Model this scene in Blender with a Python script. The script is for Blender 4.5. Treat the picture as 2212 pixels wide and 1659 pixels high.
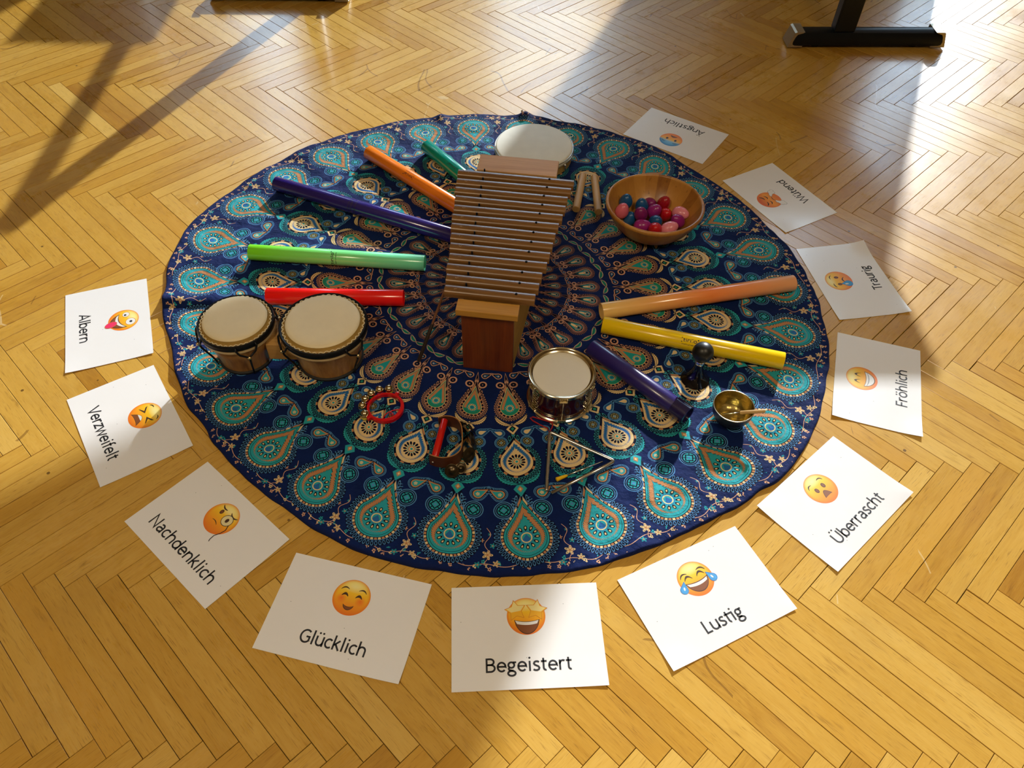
import bpy, bmesh, math, random
from mathutils import Vector, Matrix, noise
C = bpy.context.scene.collection
for o in list(bpy.data.objects):
    bpy.data.objects.remove(o)
PI = math.pi
R = math.radians
scene = bpy.context.scene

# ------------------------------------------------------------------ camera, light, exposure
F_PX, PITCH, ROLL, CAM_H = 1703.59, R(49.832), R(1.545), 1.502
cam_data = bpy.data.cameras.new('camera')
cam = bpy.data.objects.new('camera', cam_data)
C.objects.link(cam)
cam_data.sensor_fit = 'HORIZONTAL'
cam_data.sensor_width = 36.0
cam_data.lens = F_PX / 2212.0 * 36.0
cam_data.clip_start = 0.02
fw = Vector((0, math.cos(PITCH), -math.sin(PITCH)))
rt = Vector((1, 0, 0))
upv = rt.cross(fw)
r2 = rt * math.cos(ROLL) + upv * math.sin(ROLL)
u2 = upv * math.cos(ROLL) - rt * math.sin(ROLL)
cam.matrix_world = Matrix(((r2.x, u2.x, -fw.x, 0), (r2.y, u2.y, -fw.y, 0), (r2.z, u2.z, -fw.z, CAM_H), (0, 0, 0, 1)))
scene.camera = cam

world = bpy.data.worlds.new('sky')
scene.world = world
world.use_nodes = True
bg = world.node_tree.nodes['Background']
bg.inputs[0].default_value = (0.56, 0.78, 1.0, 1)
bg.inputs[1].default_value = 8.0

SUN_AZ, SUN_EL = R(21.9), R(23.0)
sun_data = bpy.data.lights.new('sun', 'SUN')
sun_data.energy = 6.8
sun_data.angle = R(0.9)
sun_data.color = (0.93, 0.97, 1.0)
sun = bpy.data.objects.new('sun', sun_data)
C.objects.link(sun)
sun_dir = Vector((-math.sin(SUN_AZ) * math.cos(SUN_EL), -math.cos(SUN_AZ) * math.cos(SUN_EL), -math.sin(SUN_EL)))
sun.rotation_euler = sun_dir.to_track_quat('-Z', 'Y').to_euler()
sun.location = (3, 7, 5)

FILL_LAMPS = [(-1.1, -0.4, 31.0), (1.3, -0.2, 29.0)]   # added fill lamps behind the photographer: x, y, watts
FILL_LAMP_Z = 3.15
CEIL_Z = 4.2

vs = scene.view_settings
vs.view_transform = 'Standard'
vs.look = 'None'
vs.exposure = 0.0
vs.gamma = 1.0
vs.use_curve_mapping = False
scene.cycles.use_denoising = True
scene.cycles.max_bounces = 8
scene.cycles.diffuse_bounces = 4
scene.cycles.sample_clamp_indirect = 6.0

# ------------------------------------------------------------------ materials
def srgb(r, g, b):
    f = lambda c: (c / 255 / 12.92) if c <= 10 else (((c / 255) + .055) / 1.055) ** 2.4
    return (f(r), f(g), f(b), 1)

class NT:
    """small helper to chain shader nodes"""
    def __init__(s, name):
        s.m = bpy.data.materials.new(name)
        s.m.use_nodes = True
        s.t = s.m.node_tree
        s.b = s.t.nodes['Principled BSDF']
    def n(s, typ, **kw):
        nd = s.t.nodes.new(typ)
        for k, v in kw.items():
            setattr(nd, k, v)
        return nd
    def l(s, a, b):
        s.t.links.new(a, b)
    def put(s, sock, v):
        if isinstance(v, E):
            v = v.v
        if isinstance(v, (int, float)):
            sock.default_value = v
        elif isinstance(v, (tuple, list)):
            sock.default_value = v if len(v) == len(sock.default_value) else (*v, 1)
        else:
            s.l(v, sock)
    def math(s, op, a, b=None, c=None, clamp=False):
        nd = s.n('ShaderNodeMath', operation=op)
        nd.use_clamp = clamp
        s.put(nd.inputs[0], a)
        if b is not None: s.put(nd.inputs[1], b)
        if c is not None: s.put(nd.inputs[2], c)
        return E(s, nd.outputs[0])
    def mix(s, f, a, b):
        nd = s.n('ShaderNodeMix', data_type='RGBA')
        s.put(nd.inputs[0], f)
        s.put(nd.inputs[6], a)
        s.put(nd.inputs[7], b)
        return nd.outputs[2]
    def noise(s, vec, scale, detail=3.0, rough=0.5, dist=0.0):
        nd = s.n('ShaderNodeTexNoise')
        if vec is not None: s.l(vec, nd.inputs['Vector'])
        nd.inputs['Scale'].default_value = scale
        nd.inputs['Detail'].default_value = detail
        nd.inputs['Roughness'].default_value = rough
        nd.inputs['Distortion'].default_value = dist
        return E(s, nd.outputs[0])
    def mapping(s, vec, scale=(1, 1, 1), loc=(0, 0, 0), rot=(0, 0, 0)):
        nd = s.n('ShaderNodeMapping')
        s.l(vec, nd.inputs['Vector'])
        nd.inputs['Scale'].default_value = scale
        nd.inputs['Location'].default_value = loc
        nd.inputs['Rotation'].default_value = rot
        return nd.outputs[0]
    def ramp(s, f, stops):
        nd = s.n('ShaderNodeValToRGB')
        s.put(nd.inputs[0], f)
        el = nd.color_ramp.elements
        while len(el) < len(stops):
            el.new(0.5)
        for e, (p, c) in zip(el, stops):
            e.position = p
            e.color = c if len(c) == 4 else (*c, 1)
        return nd.outputs[0]
    def attr(s, name):
        return s.n('ShaderNodeAttribute', attribute_name=name)
    def bump(s, h, strength, dist):
        nd = s.n('ShaderNodeBump')
        nd.inputs['Strength'].default_value = strength
        nd.inputs['Distance'].default_value = dist
        s.put(nd.inputs['Height'], h)
        s.l(nd.outputs[0], s.b.inputs['Normal'])

class E:
    """scalar shader expression"""
    def __init__(s, nt, v): s.nt, s.v = nt, v
    def _o(s, op, b, rev=False):
        return s.nt.math(op, b, s) if rev else s.nt.math(op, s, b)
    def __add__(s, b): return s._o('ADD', b)
    __radd__ = __add__
    def __sub__(s, b): return s._o('SUBTRACT', b)
    def __rsub__(s, b): return s._o('SUBTRACT', b, True)
    def __mul__(s, b): return s._o('MULTIPLY', b)
    __rmul__ = __mul__
    def __truediv__(s, b): return s._o('DIVIDE', b)
    def __lt__(s, b): return s._o('LESS_THAN', b)
    def __gt__(s, b): return s._o('GREATER_THAN', b)
    def __abs__(s): return s.nt.math('ABSOLUTE', s)
    def f(s, op, b=None, c=None): return s.nt.math(op, s, b, c)

def simple(name, col, rough=0.5, metal=0.0, spec=0.5, coat=0.0, var=0.06, vscale=40.0, bump=0.0, sheen=0.0, bscale=200.0):
    """plain material with a little procedural variation in tone"""
    k = NT(name)
    tc = k.n('ShaderNodeTexCoord').outputs['Object']
    nz = k.noise(tc, vscale, 3)
    c0 = tuple(max(0, c * (1 - var)) for c in col[:3])
    c1 = tuple(min(1, c * (1 + var)) for c in col[:3])
    k.l(k.mix(nz, c0, c1), k.b.inputs['Base Color'])
    k.b.inputs['Roughness'].default_value = rough
    k.b.inputs['Metallic'].default_value = metal
    k.b.inputs['Specular IOR Level'].default_value = spec
    k.b.inputs['Coat Weight'].default_value = coat
    k.b.inputs['Sheen Weight'].default_value = sheen
    if bump:
        k.bump(k.noise(tc, bscale, 3), bump, 0.002)
    return k.m

def wood(name, ca, cb, rough=0.4, axis=0, scale=1.0, coat=0.0, grain=1.0, cuts=None):
    """wood with grain running along a local axis"""
    k = NT(name)
    tc = k.n('ShaderNodeTexCoord').outputs['Object']
    sc = [38.0 * scale] * 3
    sc[axis] = 2.2 * scale
    mp = k.mapping(tc, tuple(sc))
    warp = k.noise(tc, 6 * scale, 2)
    a = k.noise(mp, 1.0, 4, 0.6, 1.4)
    sc2 = [260.0 * scale] * 3
    sc2[axis] = 9.0 * scale
    fine = k.noise(k.mapping(tc, tuple(sc2)), 1.0, 3, 0.6)
    f = a * 0.75 + fine * 0.3 * grain + warp * 0.15 - 0.1
    col = k.ramp(f, [(0.25, cb), (0.45, tuple((x + y) / 2 for x, y in zip(ca, cb))), (0.62, ca), (0.8, tuple(min(1, x * 1.12) for x in ca))])
    k.l(col, k.b.inputs['Base Color'])
    k.b.inputs['Roughness'].default_value = rough
    k.b.inputs['Coat Weight'].default_value = coat
    k.b.inputs['Coat Roughness'].default_value = 0.25
    k.bump(fine, 0.25, 0.0006)
    return k.m

# ------------------------------------------------------------------ mesh helpers
def obj(name, bm, mats=None, parent=None, smooth=False, loc=None, rot=None):
    me = bpy.data.meshes.new(name)
    bmesh.ops.recalc_face_normals(bm, faces=bm.faces)
    bm.to_mesh(me)
    bm.free()
    if smooth:
        for p in me.polygons:
            p.use_smooth = True
    o = bpy.data.objects.new(name, me)
    C.objects.link(o)
    for m in (mats if isinstance(mats, (list, tuple)) else [mats]):
        if m: me.materials.append(m)
    if parent: o.parent = parent
    if loc is not None: o.location = loc
    if rot is not None: o.rotation_euler = rot
    return o

def sharp(o, ang=35):
    me = o.data
    for p in me.polygons: p.use_smooth = True
    me.set_sharp_from_angle(angle=R(ang))
    return o

def thing(name, label, cat, loc=(0, 0, 0), rotz=0, group=None):
    o = bpy.data.objects.new(name, None)
    o.empty_display_size = 0.05
    C.objects.link(o)
    o.location = loc
    o.rotation_euler = (0, 0, rotz)
    return tag(o, label, cat, group)

def tag(o, label, cat, group=None):
    o['label'] = label
    o['category'] = cat
    if group: o['group'] = group
    return o

def struct(o):
    o['kind'] = 'structure'
    return o

def add_box(bm, cx, cy, cz, sx, sy, sz, bev=0.0, seg=2, mat=None, mi=0):
    ret = bmesh.ops.create_cube(bm, size=1.0)
    vs_ = ret['verts']
    bmesh.ops.scale(bm, vec=(sx, sy, sz), verts=vs_)
    if bev > 0:
        es = list({e for v in vs_ for e in v.link_edges})
        r = bmesh.ops.bevel(bm, geom=es, offset=bev, segments=seg, affect='EDGES', profile=0.5)
        vs_ = list({v for f in r['faces'] for v in f.verts} | {v for v in vs_ if v.is_valid})
        vs_ = list({v for v in vs_} | {w for v in vs_ for e in v.link_edges for w in e.verts})
    if mat is not None:
        bmesh.ops.transform(bm, matrix=mat, verts=vs_)
    bmesh.ops.translate(bm, vec=(cx, cy, cz), verts=vs_)
    for f in {f for v in vs_ for f in v.link_faces}: f.material_index = mi
    return vs_

def add_lathe(bm, prof, n=48, c=(0, 0), closed=False, mi=0, mat=None):
    """prof: list of (radius, z); revolved about z through c"""
    rings = []
    for (rad, z) in prof:
        if rad < 1e-6:
            rings.append([bm.verts.new((c[0], c[1], z))])
        else:
            rings.append([bm.verts.new((c[0] + rad * math.cos(2 * PI * i / n), c[1] + rad * math.sin(2 * PI * i / n), z)) for i in range(n)])
    pairs = list(zip(rings, rings[1:])) + ([(rings[-1], rings[0])] if closed else [])
    for a, b in pairs:
        for i in range(n):
            j = (i + 1) % n
            if len(a) == 1 and len(b) == 1: continue
            if len(a) == 1: f = bm.faces.new((a[0], b[j], b[i]))
            elif len(b) == 1: f = bm.faces.new((a[i], a[j], b[0]))
            else: f = bm.faces.new((a[i], a[j], b[j], b[i]))
            f.material_index = mi
    allv = [v for r_ in rings for v in r_]
    if mat is not None: bmesh.ops.transform(bm, matrix=mat, verts=allv)
    return allv

def add_tube(bm, pts, rad, n=10, closed=False, caps=True, mi=0):
    """round tube along points; rad a number or one per point"""
    pts = [Vector(p) for p in pts]
    m = len(pts)
    rads = rad if isinstance(rad, (list, tuple)) else [rad] * m
    rings = []
    prev = None
    for i, p in enumerate(pts):
        if closed: t = (pts[(i + 1) % m] - pts[i - 1]).normalized()
        else: t = (pts[min(i + 1, m - 1)] - pts[max(i - 1, 0)]).normalized()
        if prev is None:
            a = Vector((0, 0, 1)) if abs(t.z) < 0.9 else Vector((1, 0, 0))
            u = t.cross(a).normalized()
        else:
            u = (prev - t * prev.dot(t)).normalized()
        prev = u
        w = t.cross(u)
        rings.append([bm.verts.new(p + (u * math.cos(2 * PI * k / n) + w * math.sin(2 * PI * k / n)) * rads[i]) for k in range(n)])
    seq = list(zip(rings, rings[1:])) + ([(rings[-1], rings[0])] if closed else [])
    for a, b in seq:
        for k in range(n):
            f = bm.faces.new((a[k], a[(k + 1) % n], b[(k + 1) % n], b[k]))
            f.material_index = mi
    if caps and not closed:
        bm.faces.new(rings[0][::-1]).material_index = mi
        bm.faces.new(rings[-1]).material_index = mi

def add_prism(bm, poly, z0, z1, mi=0):
    a = [bm.verts.new((x, y, z0)) for x, y in poly]
    b = [bm.verts.new((x, y, z1)) for x, y in poly]
    n = len(poly)
    fs = [bm.faces.new(a[::-1]), bm.faces.new(b)]
    for i in range(n):
        fs.append(bm.faces.new((a[i], a[(i + 1) % n], b[(i + 1) % n], b[i])))
    for f in fs: f.material_index = mi

def add_ball(bm, c, r, seg=20, sx=1, sy=1, sz=1, mat=None, mi=0):
    ret = bmesh.ops.create_uvsphere(bm, u_segments=seg, v_segments=max(6, seg // 2), radius=r)
    bmesh.ops.scale(bm, vec=(sx, sy, sz), verts=ret['verts'])
    if mat is not None: bmesh.ops.transform(bm, matrix=mat, verts=ret['verts'])
    bmesh.ops.translate(bm, vec=c, verts=ret['verts'])
    for f in {f for v in ret['verts'] for f in v.link_faces}: f.material_index = mi

def add_torus(bm, c, Rad, r, n=64, m=10, mi=0, z=0.0):
    pts = [(c[0] + Rad * math.cos(2 * PI * i / n), c[1] + Rad * math.sin(2 * PI * i / n), z) for i in range(n)]
    add_tube(bm, pts, r, m, closed=True, mi=mi)

def new_bm(): return bmesh.new()

# ------------------------------------------------------------------ stroke lettering
def arc(cx, cy, rx, ry, a0, a1, n=12):
    return [(cx + rx * math.cos(R(a0 + (a1 - a0) * i / n)), cy + ry * math.sin(R(a0 + (a1 - a0) * i / n))) for i in range(n + 1)]
def dot(x, y, r=0.05): return ('dot', x, y, r)
def stem_h(h): return [[(.085, h), (.085, 0)], [(.085, .26)] + arc(.2625, .27, .1775, .165, 170, 0) + [(.44, 0)]]
AX = [[(.035, 0), (.29, .634), (.545, 0)], [(.125, .2), (.455, .2)]]
UX = [[(.09, .644), (.09, .24)] + arc(.32, .24, .23, .205, 180, 360, 16) + [(.55, .644)]]
ux = [[(.085, .466), (.085, .2)] + arc(.262, .2, .177, .168, 180, 350) , [(.44, .466), (.44, 0)]]
ox = [arc(.263, .233, .2, .2, 0, 360, 24)]
GLYPH = {
 'a': (.479, [[(.38, 0), (.38, .29)] + arc(.24, .29, .14, .143, 0, 135), [(.38, .258), (.25, .258)] + arc(.215, .145, .138, .113, 90, 285) + [(.38, .115)]]),
 'b': (.525, [[(.085, .68), (.085, 0)], arc(.272, .233, .187, .2, 0, 360, 24)]),
 'c': (.423, [arc(.25, .233, .19, .2, 48, 312, 18)]),
 'd': (.525, [[(.44, .68), (.44, 0)], arc(.253, .233, .187, .2, 0, 360, 24)]),
 'e': (.498, [[(.07, .245), (.44, .245)] + arc(.255, .233, .187, .2, 3, 318, 20)]),
 'f': (.305, [[(.14, 0), (.14, .55)] + arc(.245, .55, .105, .11, 180, 70), [(.03, .428), (.27, .428)]]),
 'g': (.471, [arc(.215, .305, .14, .125, 0, 360, 20), [(.29, .42), (.45, .428)], [(.125, .2), (.085, .14), (.11, .085), (.2, .062), (.31, .045)], arc(.225, -.065, .175, .11, 0, 360, 22)]),
 'h': (.525, stem_h(.68)),
 'i': (.229, [[(.115, .466), (.115, 0)], dot(.115, .605)]),
 'k': (.455, [[(.085, .68), (.085, 0)], [(.1, .215), (.375, .466)], [(.175, .285), (.415, 0)]]),
 'l': (.229, [[(.115, .68), (.115, 0)]]),
 'm': (.8, stem_h(.466) + [[(.44, .26)] + arc(.595, .27, .155, .165, 170, 0) + [(.75, 0)]]),
 'n': (.525, stem_h(.466)),
 'o': (.527, ox),
 'r': (.349, [[(.085, .466), (.085, 0)], [(.085, .26)] + arc(.24, .27, .155, .165, 170, 60)]),
 's': (.391, [[(.33, .395), (.265, .43), (.19, .434), (.115, .405), (.085, .345), (.115, .285), (.2, .243), (.295, .2), (.33, .13), (.3, .065), (.215, .03), (.125, .035), (.05, .075)]]),
 't': (.335, [[(.145, .575), (.145, .14)] + arc(.245, .14, .1, .11, 180, 285), [(.03, .428), (.3, .428)]]),
 '~': (.58, [[(.145, .575), (.145, .14)] + arc(.235, .14, .09, .11, 180, 270), [(.03, .428), (.465, .428), (.465, 0)], dot(.465, .605)]),   # joined t and i
 'u': (.525, ux),
 'w': (.715, [[(.03, .466), (.185, .02), (.357, .445), (.53, .02), (.685, .466)]]),
 'z': (.395, [[(.05, .428), (.335, .428), (.045, .038), (.355, .038)]]),
 'ö': (.527, ox + [dot(.17, .605), dot(.36, .605)]),
 'ü': (.525, ux + [dot(.17, .605), dot(.355, .605)]),
 'A': (.579, AX), 'Ä': (.579, AX + [dot(.195, .77), dot(.385, .77)]),
 'B': (.544, [[(.1, .035), (.1, .61), (.26, .61)] + arc(.27, .477, .165, .133, 90, -90) + [(.1, .344), (.28, .344)] + arc(.285, .19, .19, .154, 90, -90) + [(.1, .036)]]),
 'C': (.533, [arc(.33, .322, .255, .288, 48, 312, 20)]),
 'D': (.615, [[(.1, .036), (.1, .608), (.22, .608)] + arc(.24, .322, .29, .286, 90, -90, 18) + [(.1, .036)]]),
 'E': (.488, [[(.44, .608), (.1, .608), (.1, .036), (.44, .036)], [(.1, .33), (.4, .33)]]),
 'F': (.459, [[(.1, 0), (.1, .608), (.42, .608)], [(.1, .32), (.39, .32)]]),
 'G': (.631, [arc(.345, .322, .275, .288, 48, 318, 20) + [(.55, .31), (.37, .31)]]),
 'H': (.623, [[(.1, .644), (.1, 0)], [(.52, .644), (.52, 0)], [(.1, .335), (.52, .335)]]),
 'L': (.42, [[(.1, .644), (.1, .036), (.4, .036)]]),
 'N': (.646, [[(.1, 0), (.1, .63), (.545, .014), (.545, .644)]]),
 'T': (.487, [[(.01, .608), (.475, .608)], [(.243, .608), (.243, 0)]]),
 'U': (.642, UX), 'Ü': (.642, UX + [dot(.22, .77), dot(.42, .77)]),
 'V': (.567, [[(.02, .644), (.283, .02), (.545, .644)]]),
 'W': (.89, [[(.03, .644), (.225, .02), (.445, .62), (.665, .02), (.86, .644)]]),
 '[': (.25, [[(.2, .7), (.08, .7), (.08, -.1), (.2, -.1)]]),
 '°': (.25, [arc(.12, .62, .06, .06, 0, 360, 10)]),
 ' ': (.22, []),
}
def text_width(txt): return sum(GLYPH[c][0] for c in txt)
def add_text(bm, txt, x0, y0, em, put, weight=0.078, width=None, mi=0):
    """flat stroke letters; put(x, y) -> 3-D point of the printed surface"""
    sx = em if width is None else width / text_width(txt)
    def quad(ps):
        f = bm.faces.new([bm.verts.new(put(*p)) for p in ps])
        f.material_index = mi
    hw = weight * em / 2
    x = x0
    for ch in txt:
        adv, strokes = GLYPH[ch]
        for s in strokes:
            if s[0] == 'dot':
                _, dx, dy, dr = s
                quad([(x + dx * sx + dr * em * math.cos(a * PI / 6), y0 + dy * em + dr * em * math.sin(a * PI / 6)) for a in range(12)])
                continue
            pts = [(x + p[0] * sx, y0 + p[1] * em) for p in s]
            L, Rr = [], []
            m = len(pts)
            closed = (abs(pts[0][0] - pts[-1][0]) + abs(pts[0][1] - pts[-1][1])) < em * .01 and m > 4
            for i in range(m):
                if closed:
                    pa, pb = pts[i - 1] if i > 0 else pts[-2], pts[i + 1] if i < m - 1 else pts[1]
                else:
                    pa, pb = pts[max(i - 1, 0)], pts[min(i + 1, m - 1)]
                d1 = Vector((pts[i][0] - pa[0], pts[i][1] - pa[1]))
                d2 = Vector((pb[0] - pts[i][0], pb[1] - pts[i][1]))
                d1 = d1.normalized() if d1.length > 1e-9 else d2.normalized()
                d2 = d2.normalized() if d2.length > 1e-9 else d1
                t = (d1 + d2)
                t = t.normalized() if t.length > 1e-6 else d1
                nrm = Vector((-t.y, t.x))
                k = hw / max(0.45, nrm.dot(Vector((-d1.y, d1.x))))
                L.append((pts[i][0] + nrm.x * k, pts[i][1] + nrm.y * k))
                Rr.append((pts[i][0] - nrm.x * k, pts[i][1] - nrm.y * k))
            for i in range(m - 1):
                quad([L[i], Rr[i], Rr[i + 1], L[i + 1]])
        x += adv * sx
# ------------------------------------------------------------------ the room
WALL_Y, X0, X1, Y0 = 5.6, -6.4, 6.0, -4.2
m_plaster = simple('cream_plaster', (0.38, 0.29, 0.16), 0.9, var=0.04, vscale=3)
m_ceiling = simple('white_ceiling', (0.82, 0.78, 0.68), 0.9, var=0.03, vscale=3)
m_paintwood = simple('white_window_paint', (0.75, 0.74, 0.7), 0.4)
m_gapdark = simple('dark_subfloor', (0.03, 0.018, 0.006), 0.95)

def plank_material():
    k = NT('oak_plank')
    uv = k.n('ShaderNodeUVMap', uv_map='grain').outputs[0]
    tone = E(k, k.attr('tone').outputs['Fac'])
    tint = E(k, k.attr('tint').outputs['Fac'])
    pos = k.n('ShaderNodeNewGeometry').outputs['Position']
    broad = k.noise(k.mapping(uv, (5.5, 42, 1)), 1.0, 4, 0.6, 1.8)
    fine = k.noise(k.mapping(uv, (22, 520, 1)), 1.0, 3, 0.65, 0.4)
    mott = k.noise(k.mapping(uv, (16, 30, 1)), 1.0, 3, 0.6)
    f = tone * 0.62 + broad * 0.42 + fine * 0.16 - 0.16
    col = k.ramp(f, [(0.12, (0.39, 0.18, 0.020)), (0.36, (0.54, 0.295, 0.042)), (0.6, (0.63, 0.375, 0.072)), (0.86, (0.70, 0.455, 0.115))])
    # warm honey boards here and there
    warm = k.math('MULTIPLY', tint.f('SUBTRACT', 0.80).f('MULTIPLY', 4.0), 0.5, clamp=True)
    col = k.mix(warm, col, (0.56, 0.27, 0.022, 1))
    # oak pores: short dark dashes along the grain
    pore = k.noise(k.mapping(uv, (34, 640, 1)), 1.0, 2, 0.5)
    pm = k.noise(k.mapping(uv, (9, 46, 1)), 1.0, 2, 0.5)
    pmask = k.math('MULTIPLY', (pore - 0.57) * 9.0, (pm - 0.4) * 5.0, clamp=True)
    pmask = k.math('MULTIPLY', pmask, 0.55, clamp=True)
    col = k.mix(pmask, col, (0.20, 0.085, 0.012, 1))
    # worn mottling
    wear = k.math('MULTIPLY', (k.noise(pos, 5.0, 5, 0.65) - 0.52) * 3.0, 0.35, clamp=True)
    col = k.mix(wear, col, (0.34, 0.19, 0.05, 1))
    # fine scuffs and scratches in the varnish (own shape, not light)
    def scratches(scale, rot, width, seed, thr):
        wv = k.n('ShaderNodeTexVoronoi', feature='DISTANCE_TO_EDGE')
        nz = k.n('ShaderNodeTexNoise')
        k.l(pos, nz.inputs['Vector']); nz.inputs['Scale'].default_value = 2.4
        va = k.n('ShaderNodeVectorMath', operation='MULTIPLY_ADD')
        k.l(nz.outputs[1], va.inputs[0]); va.inputs[1].default_value = (0.35, 0.35, 0); k.l(pos, va.inputs[2])
        k.l(k.mapping(va.outputs[0], (scale, scale * 0.45, 1), (seed, seed * 2, 0), (0, 0, rot)), wv.inputs['Vector'])
        wv.inputs['Scale'].default_value = 1.0
        line = E(k, wv.outputs['Distance']) < width
        gate = k.noise(k.mapping(pos, (1, 1, 1), (seed * 3, 0, 0)), 3.1, 3, 0.6) > thr
        return line * gate
    col = k.mix(scratches(4.6, 0.5, 0.0075, 3.7, 0.62) * 0.55, col, (0.15, 0.06, 0.01, 1))
    col = k.mix(scratches(3.1, -0.9, 0.005, 9.1, 0.64) * 0.5, col, (0.75, 0.6, 0.33, 1))
    vo = k.n('ShaderNodeTexVoronoi', feature='F1')
    k.l(pos, vo.inputs['Vector']); vo.inputs['Scale'].default_value = 9.0
    pit = (E(k, vo.outputs['Distance']) < 0.035) * (k.noise(pos, 4.0, 2) > 0.5)
    col = k.mix(pit * 0.8, col, (0.08, 0.035, 0.01, 1))
    k.l(col, k.b.inputs['Base Color'])
    rg = k.math('ADD', k.noise(pos, 7.0, 4, 0.6) * 0.16, fine * 0.08)
    k.l((rg + 0.17).v, k.b.inputs['Roughness'])
    k.b.inputs['Specular IOR Level'].default_value = 0.5
    k.b.inputs['Coat Weight'].default_value = 0.35
    k.b.inputs['Coat Roughness'].default_value = 0.14
    k.bump(fine * 0.5 + broad * 0.35 + k.noise(pos, 14.0, 2) * 0.8, 0.16, 0.0012)
    return k.m
m_plank = plank_material()

# the parquet: herringbone of oak planks, 458 x 46 mm, laid point to point across the room
PW, PL = 0.04582, 0.4582
ANG = R(0.6)
ux_ = Vector((math.cos(ANG), math.sin(ANG)))
un_ = Vector((-math.sin(ANG), math.cos(ANG)))
PHASE, ROW0, NSC = 0.0185, 0.705, 0.9861
def pf(e1, e2):
    al = (e1 + e2) / math.sqrt(2) + PHASE
    pn = (e2 - e1) / math.sqrt(2) * NSC + ROW0
    p = ux_ * al + un_ * pn
    return (p.x, p.y)
RUG_C, RUG_R = Vector((-0.058, 1.624)), 0.88
view_mat = cam.matrix_world.inverted()
def to_px(x, y, z=0.0):
    v = view_mat @ Vector((x, y, z))
    if v.z > -0.05: return None
    return (1106 + F_PX * v.x / -v.z, 829.5 - F_PX * v.y / -v.z, -v.z)

random.seed(11)
bm = new_bm()
add_box(bm, (X0 + X1) / 2, (Y0 + WALL_Y) / 2, -0.036, X1 - X0, WALL_Y - Y0, 0.046)
floor = struct(obj('floor', bm, m_gapdark))

planks = []
for t in range(-22, 24):
    for kk in range(-170, 170):
        for kind in (0, 1):
            a0, b0 = kk * PW + t * PL, kk * PW - t * PL
            if kind == 0: e = (a0, a0 + PL, b0, b0 + PW)
            else: e = (a0, a0 + PW, b0 + PW, b0 + PW + PL)
            cx_, cy_ = pf((e[0] + e[1]) / 2, (e[2] + e[3]) / 2)
            if not (X0 + .05 < cx_ < X1 - .05 and Y0 + .05 < cy_ < WALL_Y - .02): continue
            planks.append((kind, e, cx_, cy_))

def plank_geo(kind, e, rnd):
    """vertices, faces, uvs of one plank with a small chamfer; top at z = 0"""
    g = 0.0003 + rnd.random() * 0.0004 + (0.0010 if rnd.random() < 0.06 else 0)
    x0, x1, y0, y1 = e[0] + g, e[1] - g, e[2] + g, e[3] - g
    top = -0.0004 * rnd.random()
    b = 0.0007
    ring = lambda i, z: [(*pf(x0 + i, y0 + i), z), (*pf(x1 - i, y0 + i), z), (*pf(x1 - i, y1 - i), z), (*pf(x0 + i, y1 - i), z)]
    v = ring(0, -0.012) + ring(0, top - b) + ring(b, top)
    f = [(8, 9, 10, 11)]
    for lo in (0, 4):
        for i in range(4):
            j = (i + 1) % 4
            f.append((lo + i, lo + j, lo + 4 + j, lo + 4 + i))
    ou, ov = rnd.random() * 40, rnd.random() * 40
    def uvf(p):
        q = Vector((p[0], p[1]))
        al, pn = q.dot(ux_) - PHASE, (q.dot(un_) - ROW0) / NSC
        e1, e2 = (al - pn) / math.sqrt(2), (al + pn) / math.sqrt(2)
        a, c = (e1, e2) if kind == 0 else (e2, e1)
        a0, c0 = (e[0], e[2]) if kind == 0 else (e[2], e[0])
        return (a - a0 + ou, c - c0 + ov)
    return v, f, [uvf(p) for p in v]

def plank_mesh(name, lst):
    V, Fc, UV, T1, T2 = [], [], [], [], []
    for kind, e, cx_, cy_ in lst:
        rnd = random.Random(int(cx_ * 1e4) * 7919 + int(cy_ * 1e4))
        v, f, uv = plank_geo(kind, e, rnd)
        t1 = min(1, max(0, rnd.gauss(0.55, 0.18)))
        t2 = rnd.random()
        o = len(V)
        V += v
        UV += uv
        for q in f:
            Fc.append(tuple(i + o for i in q)); T1.append(t1); T2.append(t2)
    me = bpy.data.meshes.new(name)
    me.from_pydata(V, [], Fc)
    ul = me.uv_layers.new(name='grain')
    buf = [0.0] * (2 * len(me.loops))
    for li, lp in enumerate(me.loops):
        buf[2 * li], buf[2 * li + 1] = UV[lp.vertex_index]
    ul.data.foreach_set('uv', buf)
    for nm, vals in (('tone', T1), ('tint', T2)):
        at = me.attributes.new(nm, 'FLOAT', 'FACE')
        at.data.foreach_set('value', vals)
    me.materials.append(m_plank)
    return me

def plank_rank(p):
    """how large a plank shows in the picture (0 when out of frame or under the cloth)"""
    kind, e, cx_, cy_ = p
    s = to_px(cx_, cy_)
    if s is None: return 0
    ends = [pf(e[0], e[2]), pf(e[1], e[3])]
    seen = any(q and -20 < q[0] < 2232 and -20 < q[1] < 1679 for q in [to_px(*c) for c in ends + [(cx_, cy_)]])
    if not seen: return 0
    if all((Vector(c) - RUG_C).length < 0.86 for c in ends + [(cx_, cy_)]): return 0
    inside = sum(1 for q in [to_px(*c) for c in ends + [(cx_, cy_)]] if q and 0 < q[0] < 2212 and 0 < q[1] < 1659)
    return inside / s[2] ** 2.6
planks.sort(key=lambda p: -plank_rank(p))
for p in planks[:300]:
    o = bpy.data.objects.new('plank', plank_mesh('plank', [p]))
    C.objects.link(o)
    o.parent = floor
o = bpy.data.objects.new('planks', plank_mesh('planks', planks[300:]))
C.objects.link(o)
o.parent = floor
o['kind'] = 'stuff'

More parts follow.
